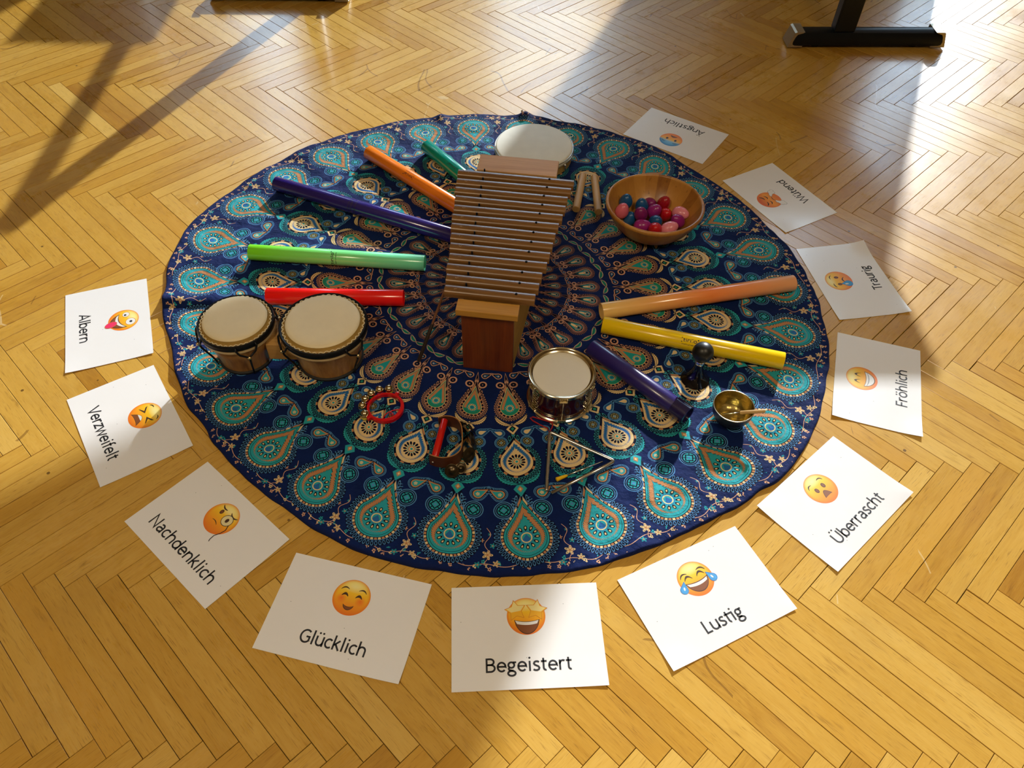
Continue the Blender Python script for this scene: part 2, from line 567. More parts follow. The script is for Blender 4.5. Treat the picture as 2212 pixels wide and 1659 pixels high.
# walls, ceiling, three windows in the far wall (seen as the glare on the floor)
def wall(name, x0, x1, y0, y1, z0, z1, mat=m_plaster):
    b = new_bm()
    add_box(b, (x0 + x1) / 2, (y0 + y1) / 2, (z0 + z1) / 2, x1 - x0, y1 - y0, z1 - z0)
    return struct(obj(name, b, mat))
wall('wall_left', X0 - .3, X0, Y0, WALL_Y, 0, CEIL_Z)
wall('wall_right', X1, X1 + .3, Y0, WALL_Y, 0, CEIL_Z)
wall('wall_back', X0 - .3, X1 + .3, Y0 - .3, Y0, 0, CEIL_Z)
wall('ceiling', X0 - .3, X1 + .3, Y0 - .3, WALL_Y + .4, CEIL_Z, CEIL_Z + .25, m_ceiling)
SILL, HEAD = 0.8, 3.7
OPEN = [(-5.3, -4.1, SILL, HEAD), (-2.75, -1.6, SILL, HEAD), (-1.15, 1.42, SILL, HEAD), (2.07, 2.64, 1.93, HEAD), (2.64, 4.6, SILL, HEAD)]  # raised sill of the narrow opening is added to shade the floor
bm = new_bm()
WT = 0.18
def wbox(x0, x1, z0, z1): add_box(bm, (x0 + x1) / 2, WALL_Y + WT / 2, (z0 + z1) / 2, x1 - x0, WT, z1 - z0)
xs = X0 - .3
for (a, b, z0, z1) in OPEN:
    if a > xs + 1e-6: wbox(xs, a, 0, CEIL_Z)
    wbox(a, b, 0, z0)
    wbox(a, b, z1, CEIL_Z)
    xs = b
wbox(xs, X1 + .3, 0, CEIL_Z)
# the arched head of the middle window
poly = [(1.42, 1.74), (1.385, 1.90), (1.21, 2.03), (1.05, 2.12), (.85, 2.21), (.5, 2.34), (.1, 2.42), (-.3, 2.40), (-.8, 2.28), (-1.05, 2.15), (-1.15, 2.0), (-1.15, HEAD), (1.42, HEAD)]
va = [bm.verts.new((x, WALL_Y, z)) for x, z in poly]
vb = [bm.verts.new((x, WALL_Y + WT, z)) for x, z in poly]
bm.faces.new(va); bm.faces.new(vb[::-1])
for i in range(len(poly)):
    bm.faces.new((va[i], va[i - 1], vb[i - 1], vb[i]))
struct(obj('wall_front', bm, m_plaster))

kp = NT('window_glass')
tr = kp.n('ShaderNodeBsdfTransparent'); gl = kp.n('ShaderNodeBsdfGlossy'); gl.inputs['Roughness'].default_value = 0.02
fz = kp.n('ShaderNodeFresnel'); fz.inputs[0].default_value = 1.45
mx = kp.n('ShaderNodeMixShader')
kp.l(fz.outputs[0], mx.inputs[0]); kp.l(tr.outputs[0], mx.inputs[1]); kp.l(gl.outputs[0], mx.inputs[2])
kp.l(mx.outputs[0], kp.t.nodes['Material Output'].inputs[0])
m_glass = kp.m
for i, (a, b, z0, z1) in enumerate([OPEN[0], OPEN[1], OPEN[2], (2.64, 4.6, SILL, HEAD)]):
    bm = new_bm()
    y = WALL_Y + 0.10
    for x in ((a + .03, b - .03) if i < 3 else (b - .03,)): add_box(bm, x, y, (z0 + z1) / 2, .06, .06, z1 - z0)
    for z in (z0 + .03, z1 - .03): add_box(bm, (a + b) / 2, y, z, b - a, .06, .06)
    wfr = struct(obj('window_%d' % (i + 1), bm, m_paintwood))
    bm = new_bm()
    add_box(bm, (a + b) / 2, y, (z0 + z1) / 2, b - a - .12, .005, z1 - z0 - .12)
    obj('pane', bm, m_glass, wfr)
    bm = new_bm()
    add_box(bm, (a + b) / 2, WALL_Y - .04, z0 - .015, b - a + .1, .16, .03, .005)
    obj('window_sill', bm, m_paintwood, wfr)

# unseen houses added to block sky, leaving gaps to be mirrored in the varnish
m_added_exterior = simple('grey_added_exterior', (0.07, 0.055, 0.04), 0.9, var=0.2, vscale=0.6)
for nm, (hx0, hx1, hy, hz) in {'added_house': (6.6, 19.0, 60.0, 46.0), 'added_house.001': (-16.5, -2.6, 62.0, 60.0),
           'added_house.002': (-50.0, -26.0, 62.0, 60.0), 'added_house.003': (38.0, 80.0, 60.0, 46.0), 'added_house.004': (-70.0, -36.0, 24.0, 40.0), 'added_house.005': (34.0, 60.0, 16.0, 40.0)}.items():
    bm = new_bm()
    add_box(bm, (hx0 + hx1) / 2, hy + 5, hz / 2, hx1 - hx0, 10, hz)
    add_prism(bm, [(hx0 - .4, hy - .4), (hx1 + .4, hy - .4), (hx1 + .4, hy + 10.4), (hx0 - .4, hy + 10.4)], hz, hz + .5)
    struct(obj(nm, bm, m_added_exterior))

bm = new_bm()
add_box(bm, 0, 70, -4.2, 200, 128, .4)
struct(obj('added_street', bm, m_added_exterior))  # unseen ground added to stop sky light coming in from below

# added fill lamps (behind and above the photographer)
m_fillframe = simple('white_fill_lamp_frame', (0.8, 0.8, 0.78), 0.4)
for i, (lx, ly, w) in enumerate(FILL_LAMPS):
    ld = bpy.data.lights.new('fill_lamp', 'AREA')
    ld.shape = 'DISK'; ld.size = 0.55
    ld.energy = w
    ld.color = (1.0, 0.81, 0.55)
    lo = bpy.data.objects.new('fill_lamp', ld)
    lo.location = (lx, ly, FILL_LAMP_Z)
    C.objects.link(lo)
    bm = new_bm()
    add_lathe(bm, [(.30, FILL_LAMP_Z - .03), (.30, FILL_LAMP_Z + .03), (.12, FILL_LAMP_Z + .16), (.03, FILL_LAMP_Z + .2), (.03, FILL_LAMP_Z + .02), (.29, FILL_LAMP_Z + .02)], 40, (lx, ly), closed=True)
    add_tube(bm, [(lx, ly, FILL_LAMP_Z + .19), (lx, ly, CEIL_Z)], .006, 8)
    struct(obj('fill_lamp_housing', bm, m_fillframe))  # made-up housing around the added fill lamp
# ------------------------------------------------------------------ round printed cloth
def rug_material():
    k = NT('mandala_print_cotton')
    uv = k.n('ShaderNodeUVMap', uv_map='pattern').outputs[0]
    sp = k.n('ShaderNodeSeparateXYZ'); k.l(uv, sp.inputs[0])
    x, y = E(k, sp.outputs[0]), E(k, sp.outputs[1])
    M = k.math
    r = M('SQRT', x * x + y * y)
    SEC = 2 * PI / 30
    th = M('ARCTAN2', y, x) - R(1.1)
    dl = th - M('ROUND', th / SEC) * SEC
    U, V = r * M('SINE', dl), r * M('COSINE', dl)
    aU = abs(U)
    th2 = th - SEC / 2
    dl2 = th2 - M('ROUND', th2 / SEC) * SEC
    U2, V2 = r * M('SINE', dl2), r * M('COSINE', dl2)
    NAVY, DARK, SKY = (.003, .011, .07, 1), (.0015, .004, .022, 1), (.075, .24, .50, 1)
    TURQ, BROWN, BEIGE = (.022, .33, .38, 1), (.46, .21, .09, 1), (.70, .53, .27, 1)
    GREEN, PEACH, BLUE = (.015, .24, .16, 1), (.60, .33, .21, 1), (.02, .13, .36, 1)
    jag0 = k.noise(uv, 300, 1) - 0.5
    col = k.mix(k.noise(uv, 22, 4), (.0018, .009, .060, 1), (.003, .016, .105, 1))
    st = {'c': col}
    def paint(mask, c): st['c'] = k.mix(mask, st['c'], c)
    def fract(e): return M('FRACT', e)
    def length(a, b): return M('SQRT', a * a + b * b)
    def drop(X, Y, rho, t, pinch=0.0):
        sb = rho / t; cb = math.sqrt(1 - sb * sb)
        nY = M('MAXIMUM', Y * -1.0, 0.0)
        aX = abs(X)
        Xw = aX * (nY * nY * (pinch / rho ** 2) + 1.0) if pinch else aX
        line = Xw * cb - Y * sb - rho
        circ = length(X, Y) - rho
        sel = (aX * -sb - Y * cb) > 0.0
        return circ + sel * (line - circ)
    def loops(d, ang, n, rho, dm, half, c):
        """row of little outlined drops around a motif"""
        cell = fract(ang * (n / (2 * PI)) + 0.5) - 0.5
        s = cell * (2 * PI * (rho + dm) / n)
        q = length(s * (1.0 / (.36 * 2 * PI * (rho + dm) / n)), (d - dm) * (1.0 / half))
        paint(abs(q - 0.82) < 0.17, c)
        paint(abs(d - (dm - half * 1.25)) < 0.0006, c)
    def seeds(q, ang, n, rad, wid, hgt, c1, c2):
        cell = fract(ang * (n / (2 * PI)) + 0.5) - 0.5
        s = cell * (2 * PI * rad / n)
        e = length(s * (1 / wid), (q - rad) * (1 / hgt))
        paint(e < 1.0, c1)
        if c2: paint(length(s * (1 / wid), (q - rad - hgt * .15) * (1 / hgt)) < 0.5, c2)
    def dashes(d, ang, n, d0, d1, ca, cb):
        cell = fract(ang * (n / (2 * PI)))
        band = (d > d0) * (d < d1) * (abs(cell - .5) < .36)
        par = fract(ang * (n / (4 * PI))) > 0.5
        paint(band * par, ca)
        paint(band * (1.0 - par), cb)
    def medallions(v0, off, rad, fill, line):
        X, Y = aU - off, V - v0
        q = length(X, Y)
        paint(q < rad, DARK)
        paint(abs(q - rad) < .0011, line)
        paint(abs(q - rad * .8) < .0008, line)
        inner = (q < rad * .62)
        paint(inner, fill)
        dm = abs(X) + abs(Y)
        paint(inner * (abs(dm - rad * .5) < rad * .09), DARK)
        paint(inner * (abs(abs(X) - abs(Y)) < rad * .07) * (dm > rad * .5), DARK)
        paint(dm < rad * .2, line)
    def paisley(v0, off, rho, ang, fill, line, ring):
        ca, sa = math.cos(ang), math.sin(ang)
        X0_, Y0_ = aU - off, V - v0
        X, Y = X0_ * ca + Y0_ * sa, Y0_ * ca - X0_ * sa
        X = X + Y * Y * (6.0 * .01 / rho)
        d = drop(X, Y, rho, rho * 2.5)
        a = M('ARCTAN2', X, Y)
        out = d < rho * .62
        paint(out, DARK)
        paint(abs(d - rho * .62) < .0007, line)
        cell = fract(a * (26 / (2 * PI))) - .5
        paint((abs(d - rho * .36) < rho * .12) * (abs(cell) < .3), line)
        paint(d < .0006, ring)
        paint(d < -rho * .22, fill)
        q = length(X, Y)
        paint((q < rho * (.42)) * (fract(a * (5 / (2 * PI))) > .28), BEIGE)
    def wings(vc, rad, thick, amax, c, edge):
        Y = V - vc
        q = length(U, Y)
        a = M('ARCTAN2', aU, Y)
        prof = M('MULTIPLY', (a * (1 / amax)) * (1.0 - a * (1 / amax)), 4.0)
        jag = (fract(a * 9.0) - .5) * thick * .5
        mask = (abs(q - rad + a * a * thick * .6) < prof * thick + jag * (a > .25)) * (a < amax) * (a > .03) * (Y > 0.0 - rad)
        paint((abs(q - rad + a * a * thick * .6) < prof * thick * 1.15 + .0012) * (a < amax * 1.03), edge)
        paint(mask, c)
        paint(mask * (abs(q - rad + a * a * thick * .6) < .0006), DARK)
    # --- hem and border flowers
    paint(r > .873, (.0035, .011, .075, 1))
    wob = M('SINE', th * 61.0) * .0045 + M('SINE', th * 23.0) * .003
    paint(abs(r - .858 - wob) < .0008, PEACH)
    for n_, rr, c in ((210, .862, BEIGE), (157, .852, TURQ), (263, .869, PEACH)):
        cell = fract(th * (n_ / (2 * PI))) - .5
        s = cell * (2 * PI * rr / n_)
        gate = k.noise(k.mapping(uv, (1, 1, 1), (rr * 50, 0, 0)), 33, 1) > .5
        q = length(s * 1.0, (r - rr - wob * .6) * .8)
        a5 = M('SINE', M('ARCTAN2', s, r - rr) * 5.0) * .0011
        paint((q < a5 + .0036) * gate, c)
        paint((q < .0013) * gate, DARK)
    for (vv, uu, rad, c) in ((.835, 0.0, .0125, BEIGE), (.855, .019, .0085, BEIGE), (.812, .011, .007, TURQ), (.8, -.012, .005, PEACH), (.86, -.02, .008, TURQ), (.785, .004, .004, TURQ)):
        X, Y = U2 - uu, V2 - vv
        q = length(X, Y)
        pet = M('SINE', M('ARCTAN2', X, Y) * 5.0) * (rad * .26) + rad * .72
        paint(q < pet, c)
        paint(abs(q - pet * .72) < rad * .05, DARK)
        paint(q < rad * .24, BROWN)
    paint((abs(U2 - M('SINE', V2 * 130.0) * .006) < .0008) * (V2 > .77) * (V2 < .86), PEACH)
    # --- outer ring: big turquoise drops
    v0, rho, t = .794, .0475, .092
    X, Y = U, V - v0
    d = drop(X, Y, rho, t, .09)
    a = M('ARCTAN2', X, Y)
    q = length(X, Y)
    lowside = Y > -rho * .85
    paint(d < .0235, DARK)
    loops(d, a, 46, rho, .0165, .0062, SKY)
    dashes(d, a, 40, .0025, .0078, BEIGE, BROWN)
    paint(d < .001, TURQ)
    zig = (fract(a * 7.0) - .5) * .0036
    taper = M('SUBTRACT', 1.0, M('MULTIPLY', (Y + rho * .2) * (1 / rho), 1.0), clamp=True)
    band = abs(d + .0125 + zig) < taper * .0052
    paint(abs(d + .0125 + zig) < taper * .0063, DARK)
    paint(band, BROWN)
    paint(abs(d + .0035) < .0005, DARK)
    seeds(q, a, 12, .0225, .0036, .0062, DARK, BEIGE)
    seeds(q, a, 22, .0150, .0015, .0016, BLUE, None)
    paint(abs(q - .0112) < .0013, BEIGE)
    paint((q < .0098) * (M('ABSOLUTE', X) < (Y + .0085) * .7), BLUE)
    # --- between: medallions, paisleys, star, leaf wings
    medallions(.724, .0425, .0215, TURQ, SKY)
    paisley(.683, .047, .0105, R(62), TURQ, SKY, BROWN)
    dia = aU * 1.3 + abs(V - .672)
    paint(dia < .02, TURQ); paint(dia < .0085, BROWN); paint(dia < .004, BEIGE)
    fern = M('MULTIPLY', (abs(fract(V * 130.0 + aU * 60.0) - .5) < .14), 1.0) * (abs(aU - .0175) < .006) * (V > .695) * (V < .725)
    paint(fern, SKY)
    wings(.600, .0585, .0055, R(68), TURQ, DARK)
    # --- second ring: beige drops
    v0, rho, t = .598, .0365, .0615
    X, Y = U, V - v0
    d = drop(X, Y, rho, t, .05)
    a = M('ARCTAN2', X, Y)
    q = length(X, Y + .001)
    paint(d < .0195, DARK)
    loops(d, a, 42, rho, .0142, .0052, (.04, .30, .36, 1))
    dashes(d, a, 20, .0022, .0068, BROWN, DARK)
    paint(d < .001, BEIGE)
    zig = (fract(a * 7.0) - .5) * .0034
    taper = M('SUBTRACT', 1.0, M('MULTIPLY', (Y + rho * .1) * (1 / rho), 1.0), clamp=True)
    paint(abs(d + .0085 + zig) < taper * .0042, BLUE)
    seeds(q, a, 14, .0158, .0026, .0048, DARK, None)
    seeds(q, a, 18, .0098, .0013, .0014, (.03, .3, .3, 1), None)
    paint(abs(q - .0068) < .0010, BROWN)
    paint(q < .0032, TURQ)
    # --- between
    medallions(.541, .0305, .0150, (.30, .27, .10, 1), SKY)
    paisley(.514, .0315, .0072, R(66), BEIGE, SKY, BLUE)
    dia = aU * 1.1 + abs(V - .502)
    paint(dia < .0165, BEIGE); paint(dia < .0095, DARK); paint(dia < .005, GREEN)
    wings(.446, .0445, .0046, R(70), BEIGE, DARK)
    # --- third ring: green and brown drops
    v0, rho, t = .440, .0225, .066
    X, Y = U, V - v0
    d = drop(X, Y, rho, t, .03)
    a = M('ARCTAN2', X, Y)
    q = length(X, Y - .001)
    paint(d < .0165, DARK)
    loops(d, a, 38, rho, .0122, .0042, PEACH)
    dashes(d, a, 34, .0012, .0062, BROWN, DARK)
    paint(abs(d - .0006) < .0006, BEIGE)
    paint(d < .0, GREEN)
    paint((d < -.002) * (Y < .004) * (d > -.0115), BROWN)
    paint((d < -.0085), (.012, .30, .30, 1))
    seeds(q, a, 10, .0082, .0023, .0026, BEIGE, DARK)
    paint(q < .003, BLUE)
    # --- between
    medallions(.366, .0165, .0098, DARK, PEACH)
    paisley(.337, .0185, .0052, R(70), BLUE, PEACH, DARK)
    wings(.262, .0475, .0042, R(38), GREEN, PEACH)
    # --- inner rings
    for v0, rho, t, nl in ((.268, .0135, .050, 30), (.172, .0085, .036, 22), (.108, .005, .024, 16)):
        X, Y = U, V - v0
        d = drop(X, Y, rho, t)
        a = M('ARCTAN2', X, Y)
        q = length(X, Y)
        paint(d < rho * .78, DARK)
        loops(d, a, nl, rho, rho * .52, rho * .26, (.34, .16, .125, 1))
        paint(abs(d) < rho * .06, PEACH)
        paint((d < -rho * .2) * (abs(X) > rho * .16), (.02, .22, .26, 1))
        paint(length(X, (Y + rho * .9) * .3) < rho * .24, BEIGE)
        seeds(q, a, 7, rho * .5, rho * .16, rho * .16, PEACH, DARK)
    medallions(.222, .0092, .0056, DARK, PEACH)
    paisley(.207, .012, .0034, R(70), BLUE, PEACH, DARK)
    paint((r < .06) * (abs(fract(th * (18 / (2 * PI))) - .5) < .25) * (r > .02), TURQ)
    k.l(st['c'], k.b.inputs['Base Color'])
    k.b.inputs['Roughness'].default_value = 0.75
    k.b.inputs['Specular IOR Level'].default_value = 0.10
    k.b.inputs['Sheen Weight'].default_value = 0.03
    k.b.inputs['Sheen Roughness'].default_value = 0.5
    h = k.noise(uv, 70, 4, 0.6) * .35 + k.noise(uv, 420, 2) * 0.08
    pleat = k.noise(k.mapping(k.n('ShaderNodeCombineXYZ').outputs[0], (1, 1, 1)), 1.0) if False else None
    cx = k.n('ShaderNodeCombineXYZ')
    k.put(cx.inputs[0], M('COSINE', th) * 9.0); k.put(cx.inputs[1], M('SINE', th) * 9.0); k.put(cx.inputs[2], r * 2.2)
    pl = k.noise(cx.outputs[0], 1.0, 2, .5)
    k.bump(h + k.noise(uv, 17, 3, .55) * 1.1 + pl * 1.3, 0.55, 0.012)
    return k.m

OUT = [(-172.7, .888), (175.4, .92), (165.0, .933), (157.2, .92), (147.2, .91), (138.1, .897), (127.5, .888), (115.2, .875), (104.4, .874), (92.7, .862), (82, .865),
       (70.9, .856), (56.2, .861), (44.4, .847), (33.7, .851), (22.1, .862), (12.3, .875), (4.4, .886), (-4, .895), (-13.9, .904), (-22.3, .907), (-31.4, .914),
       (-40.8, .917), (-47.5, .9), (-58.4, .882), (-66.1, .88), (-76.4, .882), (-87.1, .878), (-94.7, .873), (-105.3, .869), (-112.9, .859), (-122.2, .845),
       (-130.7, .843), (-142.5, .842), (-149.7, .852), (-159.8, .856)]
OUT = sorted(((a % 360), r) for a, r in OUT)
def rim(deg):
    deg %= 360
    lst = [(OUT[-1][0] - 360, OUT[-1][1])] + OUT + [(OUT[0][0] + 360, OUT[0][1])]
    for (a, ra), (b, rb) in zip(lst, lst[1:]):
        if a <= deg <= b:
            t = (deg - a) / (b - a)
            t = t * t * (3 - 2 * t)
            return ra + (rb - ra) * t
    return .88
CLOTH = 0.004     # height of the cloth's top where things stand
FLAT = [((-.675, 1.337), .11), ((-.462, 1.339), .12), ((.05, 2.245), .15), ((.399, 1.875), .10), ((.117, 1.223), .10), ((.525, 1.172), .06), ((.46, 1.295), .05),
        ((-.04, 1.45), .14), ((.0, 1.7), .16), ((.05, 1.88), .16), ((-.3, 1.17), .07), ((-.13, 1.06), .08), ((.15, 1.03), .12),
        ((.21, 2.04), .10), ((-.6, 1.97), .1), ((-.3, 1.85), .1), ((-.45, 1.9), .1), ((-.4, 2.14), .1), ((-.25, 2.02), .1), ((-.25, 2.2), .1),
        ((-.65, 1.7), .1), ((-.45, 1.69), .1), ((-.3, 1.68), .1), ((-.55, 1.53), .1), ((-.36, 1.54), .1), ((.3, 1.53), .1), ((.5, 1.57), .1), ((.7, 1.62), .1),
        ((.3, 1.44), .1), ((.5, 1.39), .1), ((.65, 1.36), .1), ((.25, 1.33), .1), ((.38, 1.2), .1), ((-.24, 1.33), .03)]
def cloth_z(x, y, rr):
    v = Vector((x, y, 0))
    th = math.atan2(y - RUG_C.y, x - RUG_C.x)
    w = 0.0040 * noise.noise(v * 13) + 0.0018 * noise.noise(v * 31 + Vector((7, 3, 1)))
    w += 0.0055 * noise.noise(Vector((math.cos(th) * 7, math.sin(th) * 7, rr * 1.6))) * min(1, rr * 3)
    k = 1.0
    for (c, rad) in FLAT:
        d = math.hypot(x - c[0], y - c[1])
        if d < rad * 1.35: k = min(k, max(0.08, (d - rad * .75) / (rad * .6)))
    z = 0.0036 + w * k
    if rr > .8:
        e = (rr - .8) / .08
        z += e * (0.004 + 0.006 * max(0, noise.noise(Vector((math.cos(th) * 9, math.sin(th) * 9, 4.2)))))
    # fold running in from the left rim, beside the bongos
    fx = x + .97
    if -.02 < fx < .24:
        fy = y - (1.515 + .09 * fx)
        amp = .024 * max(0, 1 - fx / .24)
        z += amp * math.exp(-(fy / .016) ** 2) if fy < 0 else amp * math.exp(-(fy / .035) ** 2)
    # two little tucks at the far rim
    for (tx, ty, h) in ((.02, 2.48, .016), (-.27, 2.46, .010)):
        z += h * math.exp(-((x - tx) / .02) ** 2 - ((y - ty) / .02) ** 2)
    return max(z, 0.0012)
NA, NR = 900, 190
V, UVS, Fc = [(RUG_C.x, RUG_C.y, .004)], [(0, 0)], []
for i in range(1, NR + 1):
    f = i / NR
    for a in range(NA):
        th = 2 * PI * a / NA
        rr = rim(math.degrees(th)) + .004 * noise.noise(Vector((math.cos(th) * 16, math.sin(th) * 16, 9)))
        px_, py_ = RUG_C.x + math.cos(th) * rr * f, RUG_C.y + math.sin(th) * rr * f
        V.append((px_, py_, cloth_z(px_, py_, .88 * f)))
        UVS.append((.88 * f * math.cos(th), .88 * f * math.sin(th)))
for (df, z) in ((.0018, .55), (.0018, 0.0)):        # hem turned down to the floor
    for a in range(NA):
        b = 1 + (NR - 1) * NA + a
        th = 2 * PI * a / NA
        V.append((V[b][0] + math.cos(th) * df, V[b][1] + math.sin(th) * df, max(.0004, V[b][2] * z)))
        UVS.append((.882 * math.cos(th), .882 * math.sin(th)))
for a in range(NA): Fc.append((0, 1 + a, 1 + (a + 1) % NA))
for i in range(NR + 1):
    o0, o1 = 1 + i * NA, 1 + (i + 1) * NA
    for a in range(NA):
        b = (a + 1) % NA
        Fc.append((o0 + a, o1 + a, o1 + b, o0 + b))
me = bpy.data.meshes.new('mandala_cloth')
me.from_pydata(V, [], Fc)
ul = me.uv_layers.new(name='pattern')
buf = [0.0] * (2 * len(me.loops))
for li, lp in enumerate(me.loops):
    buf[2 * li], buf[2 * li + 1] = UVS[lp.vertex_index]
ul.data.foreach_set('uv', buf)
for p in me.polygons: p.use_smooth = True
me.materials.append(rug_material())
rug = bpy.data.objects.new('mandala_cloth', me)
C.objects.link(rug)
tag(rug, 'round navy cotton cloth printed with a mandala of teal, brown and beige drops', 'cloth')
# ------------------------------------------------------------------ the two desks at the far end (their T-feet show at the top edge)
m_black = simple('black_powder_coat', (0.004, 0.006, 0.010), 0.35, spec=0.3)
m_champ = simple('champagne_metal', (0.42, 0.36, 0.25), 0.35, metal=0.6)
m_desk = simple('pale_desk_laminate', (0.6, 0.55, 0.45), 0.4)
m_pad = simple('black_rubber', (0.01, 0.01, 0.011), 0.7)
def desk(x, y, rz, length, top_w, top_d, top_y, label, colx, far_y):
    """origin at the middle of the visible foot, on the floor"""
    t = thing('desk', label, 'desk', (x, y, 0), rz)
    for fy in (0.0, far_y):
        bm = new_bm()
        h = length / 2
        # foot: flat-bottomed bar with sloping ends and rounded top
        prof = [(-.036, .012), (.036, .012), (.036, .036), (.026, .058), (.012, .064), (-.012, .064), (-.026, .058), (-.036, .036)]
        xs_ = [-h + .012, h - .012]
        rings = []
        for xx in xs_:
            rings.append([bm.verts.new((xx, fy + p[0], p[1])) for p in prof])
        n = len(prof)
        for i in range(n): bm.faces.new((rings[0][i], rings[0][(i + 1) % n], rings[1][(i + 1) % n], rings[1][i]))
        bm.faces.new(rings[0][::-1]); bm.faces.new(rings[1])
        foot = sharp(obj('foot', bm, m_black, t))
        for s in (-1, 1):
            bm = new_bm()
            poly = [(h + .008, .006), (h + .006, .014), (h - .008, .062), (h - .016, .066), (h - .046, .066), (h - .040, .062), (h - .020, .056), (h - .014, .046), (h - .008, .026), (h - .010, .016), (h - .02, .0125), (h - .05, .0115), (h - .05, .006)]
            a = [bm.verts.new((s * px_, fy - .0375, pz)) for px_, pz in poly]
            b = [bm.verts.new((s * px_, fy + .0375, pz)) for px_, pz in poly]
            m = len(poly)
            bm.faces.new(a); bm.faces.new(b[::-1])
            for i in range(m): bm.faces.new((a[i], a[i - 1], b[i - 1], b[i]))
            bmesh.ops.triangulate(bm, faces=[f for f in bm.faces if len(f.verts) > 4])
            obj('end_cap', bm, m_champ, foot)
            bm = new_bm()
            add_lathe(bm, [(0, 0), (.02, 0), (.02, .008), (.012, .012), (0, .012)], 20, (s * (h - .11), fy))
            obj('levelling_pad', bm, m_pad, foot)
        bm = new_bm()
        add_box(bm, colx, fy, .385, .082, .052, .65, .006)
        obj('column', bm, m_black, t)
    bm = new_bm()
    add_box(bm, 0, top_y + top_d / 2, .735, top_w, top_d, .025, .003)
    obj('tabletop', bm, m_desk, t)
    bm = new_bm()
    add_box(bm, colx, far_y / 2, .69, .05, far_y - .04, .04, .003)
    obj('cross_beam', bm, m_black, t)
    return t
desk(1.357, 3.085, R(3.0), .612, .74, 1.5, -.16, 'dark desk on a black T-foot with champagne end caps, standing free with its column showing', -.1, 1.15)
desk(-1.012, 3.35, R(2.0), .56, .54, 1.0, 1.2, 'desk at the top edge of which only a black foot bar with rubber pads shows', .12, 1.75)

# ------------------------------------------------------------------ sound tubes
def tube_mat(name, ca, cb=None, cm=None, rough=0.22, sss=0.0):
    k = NT(name)
    tc = k.n('ShaderNodeTexCoord').outputs['Object']
    sp = k.n('ShaderNodeSeparateXYZ'); k.l(tc, sp.inputs[0])
    if cb is None:
        nz = k.noise(tc, 9, 2)
        k.l(k.mix(nz, tuple(c * .94 for c in ca), tuple(min(1, c * 1.06) for c in ca)), k.b.inputs['Base Color'])
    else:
        f = E(k, sp.outputs[0]) * 1.8 + 0.5  # light along the tube, painted in as a colour shift
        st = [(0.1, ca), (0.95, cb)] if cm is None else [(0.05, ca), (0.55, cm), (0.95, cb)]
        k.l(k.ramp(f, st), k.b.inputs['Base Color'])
    k.b.inputs['Roughness'].default_value = rough
    k.b.inputs['Coat Weight'].default_value = 0.4
    k.b.inputs['Coat Roughness'].default_value = 0.12
    k.b.inputs['Subsurface Weight'].default_value = sss
    k.b.inputs['Subsurface Radius'].default_value = (.02, .02, .02)
    return k.m
m_ink = simple('black_ink', (0.008, 0.008, 0.012), 0.6)
m_inkdim = simple('dark_grey_ink', (0.015, 0.012, 0.03), 0.5)
TR = 0.0225
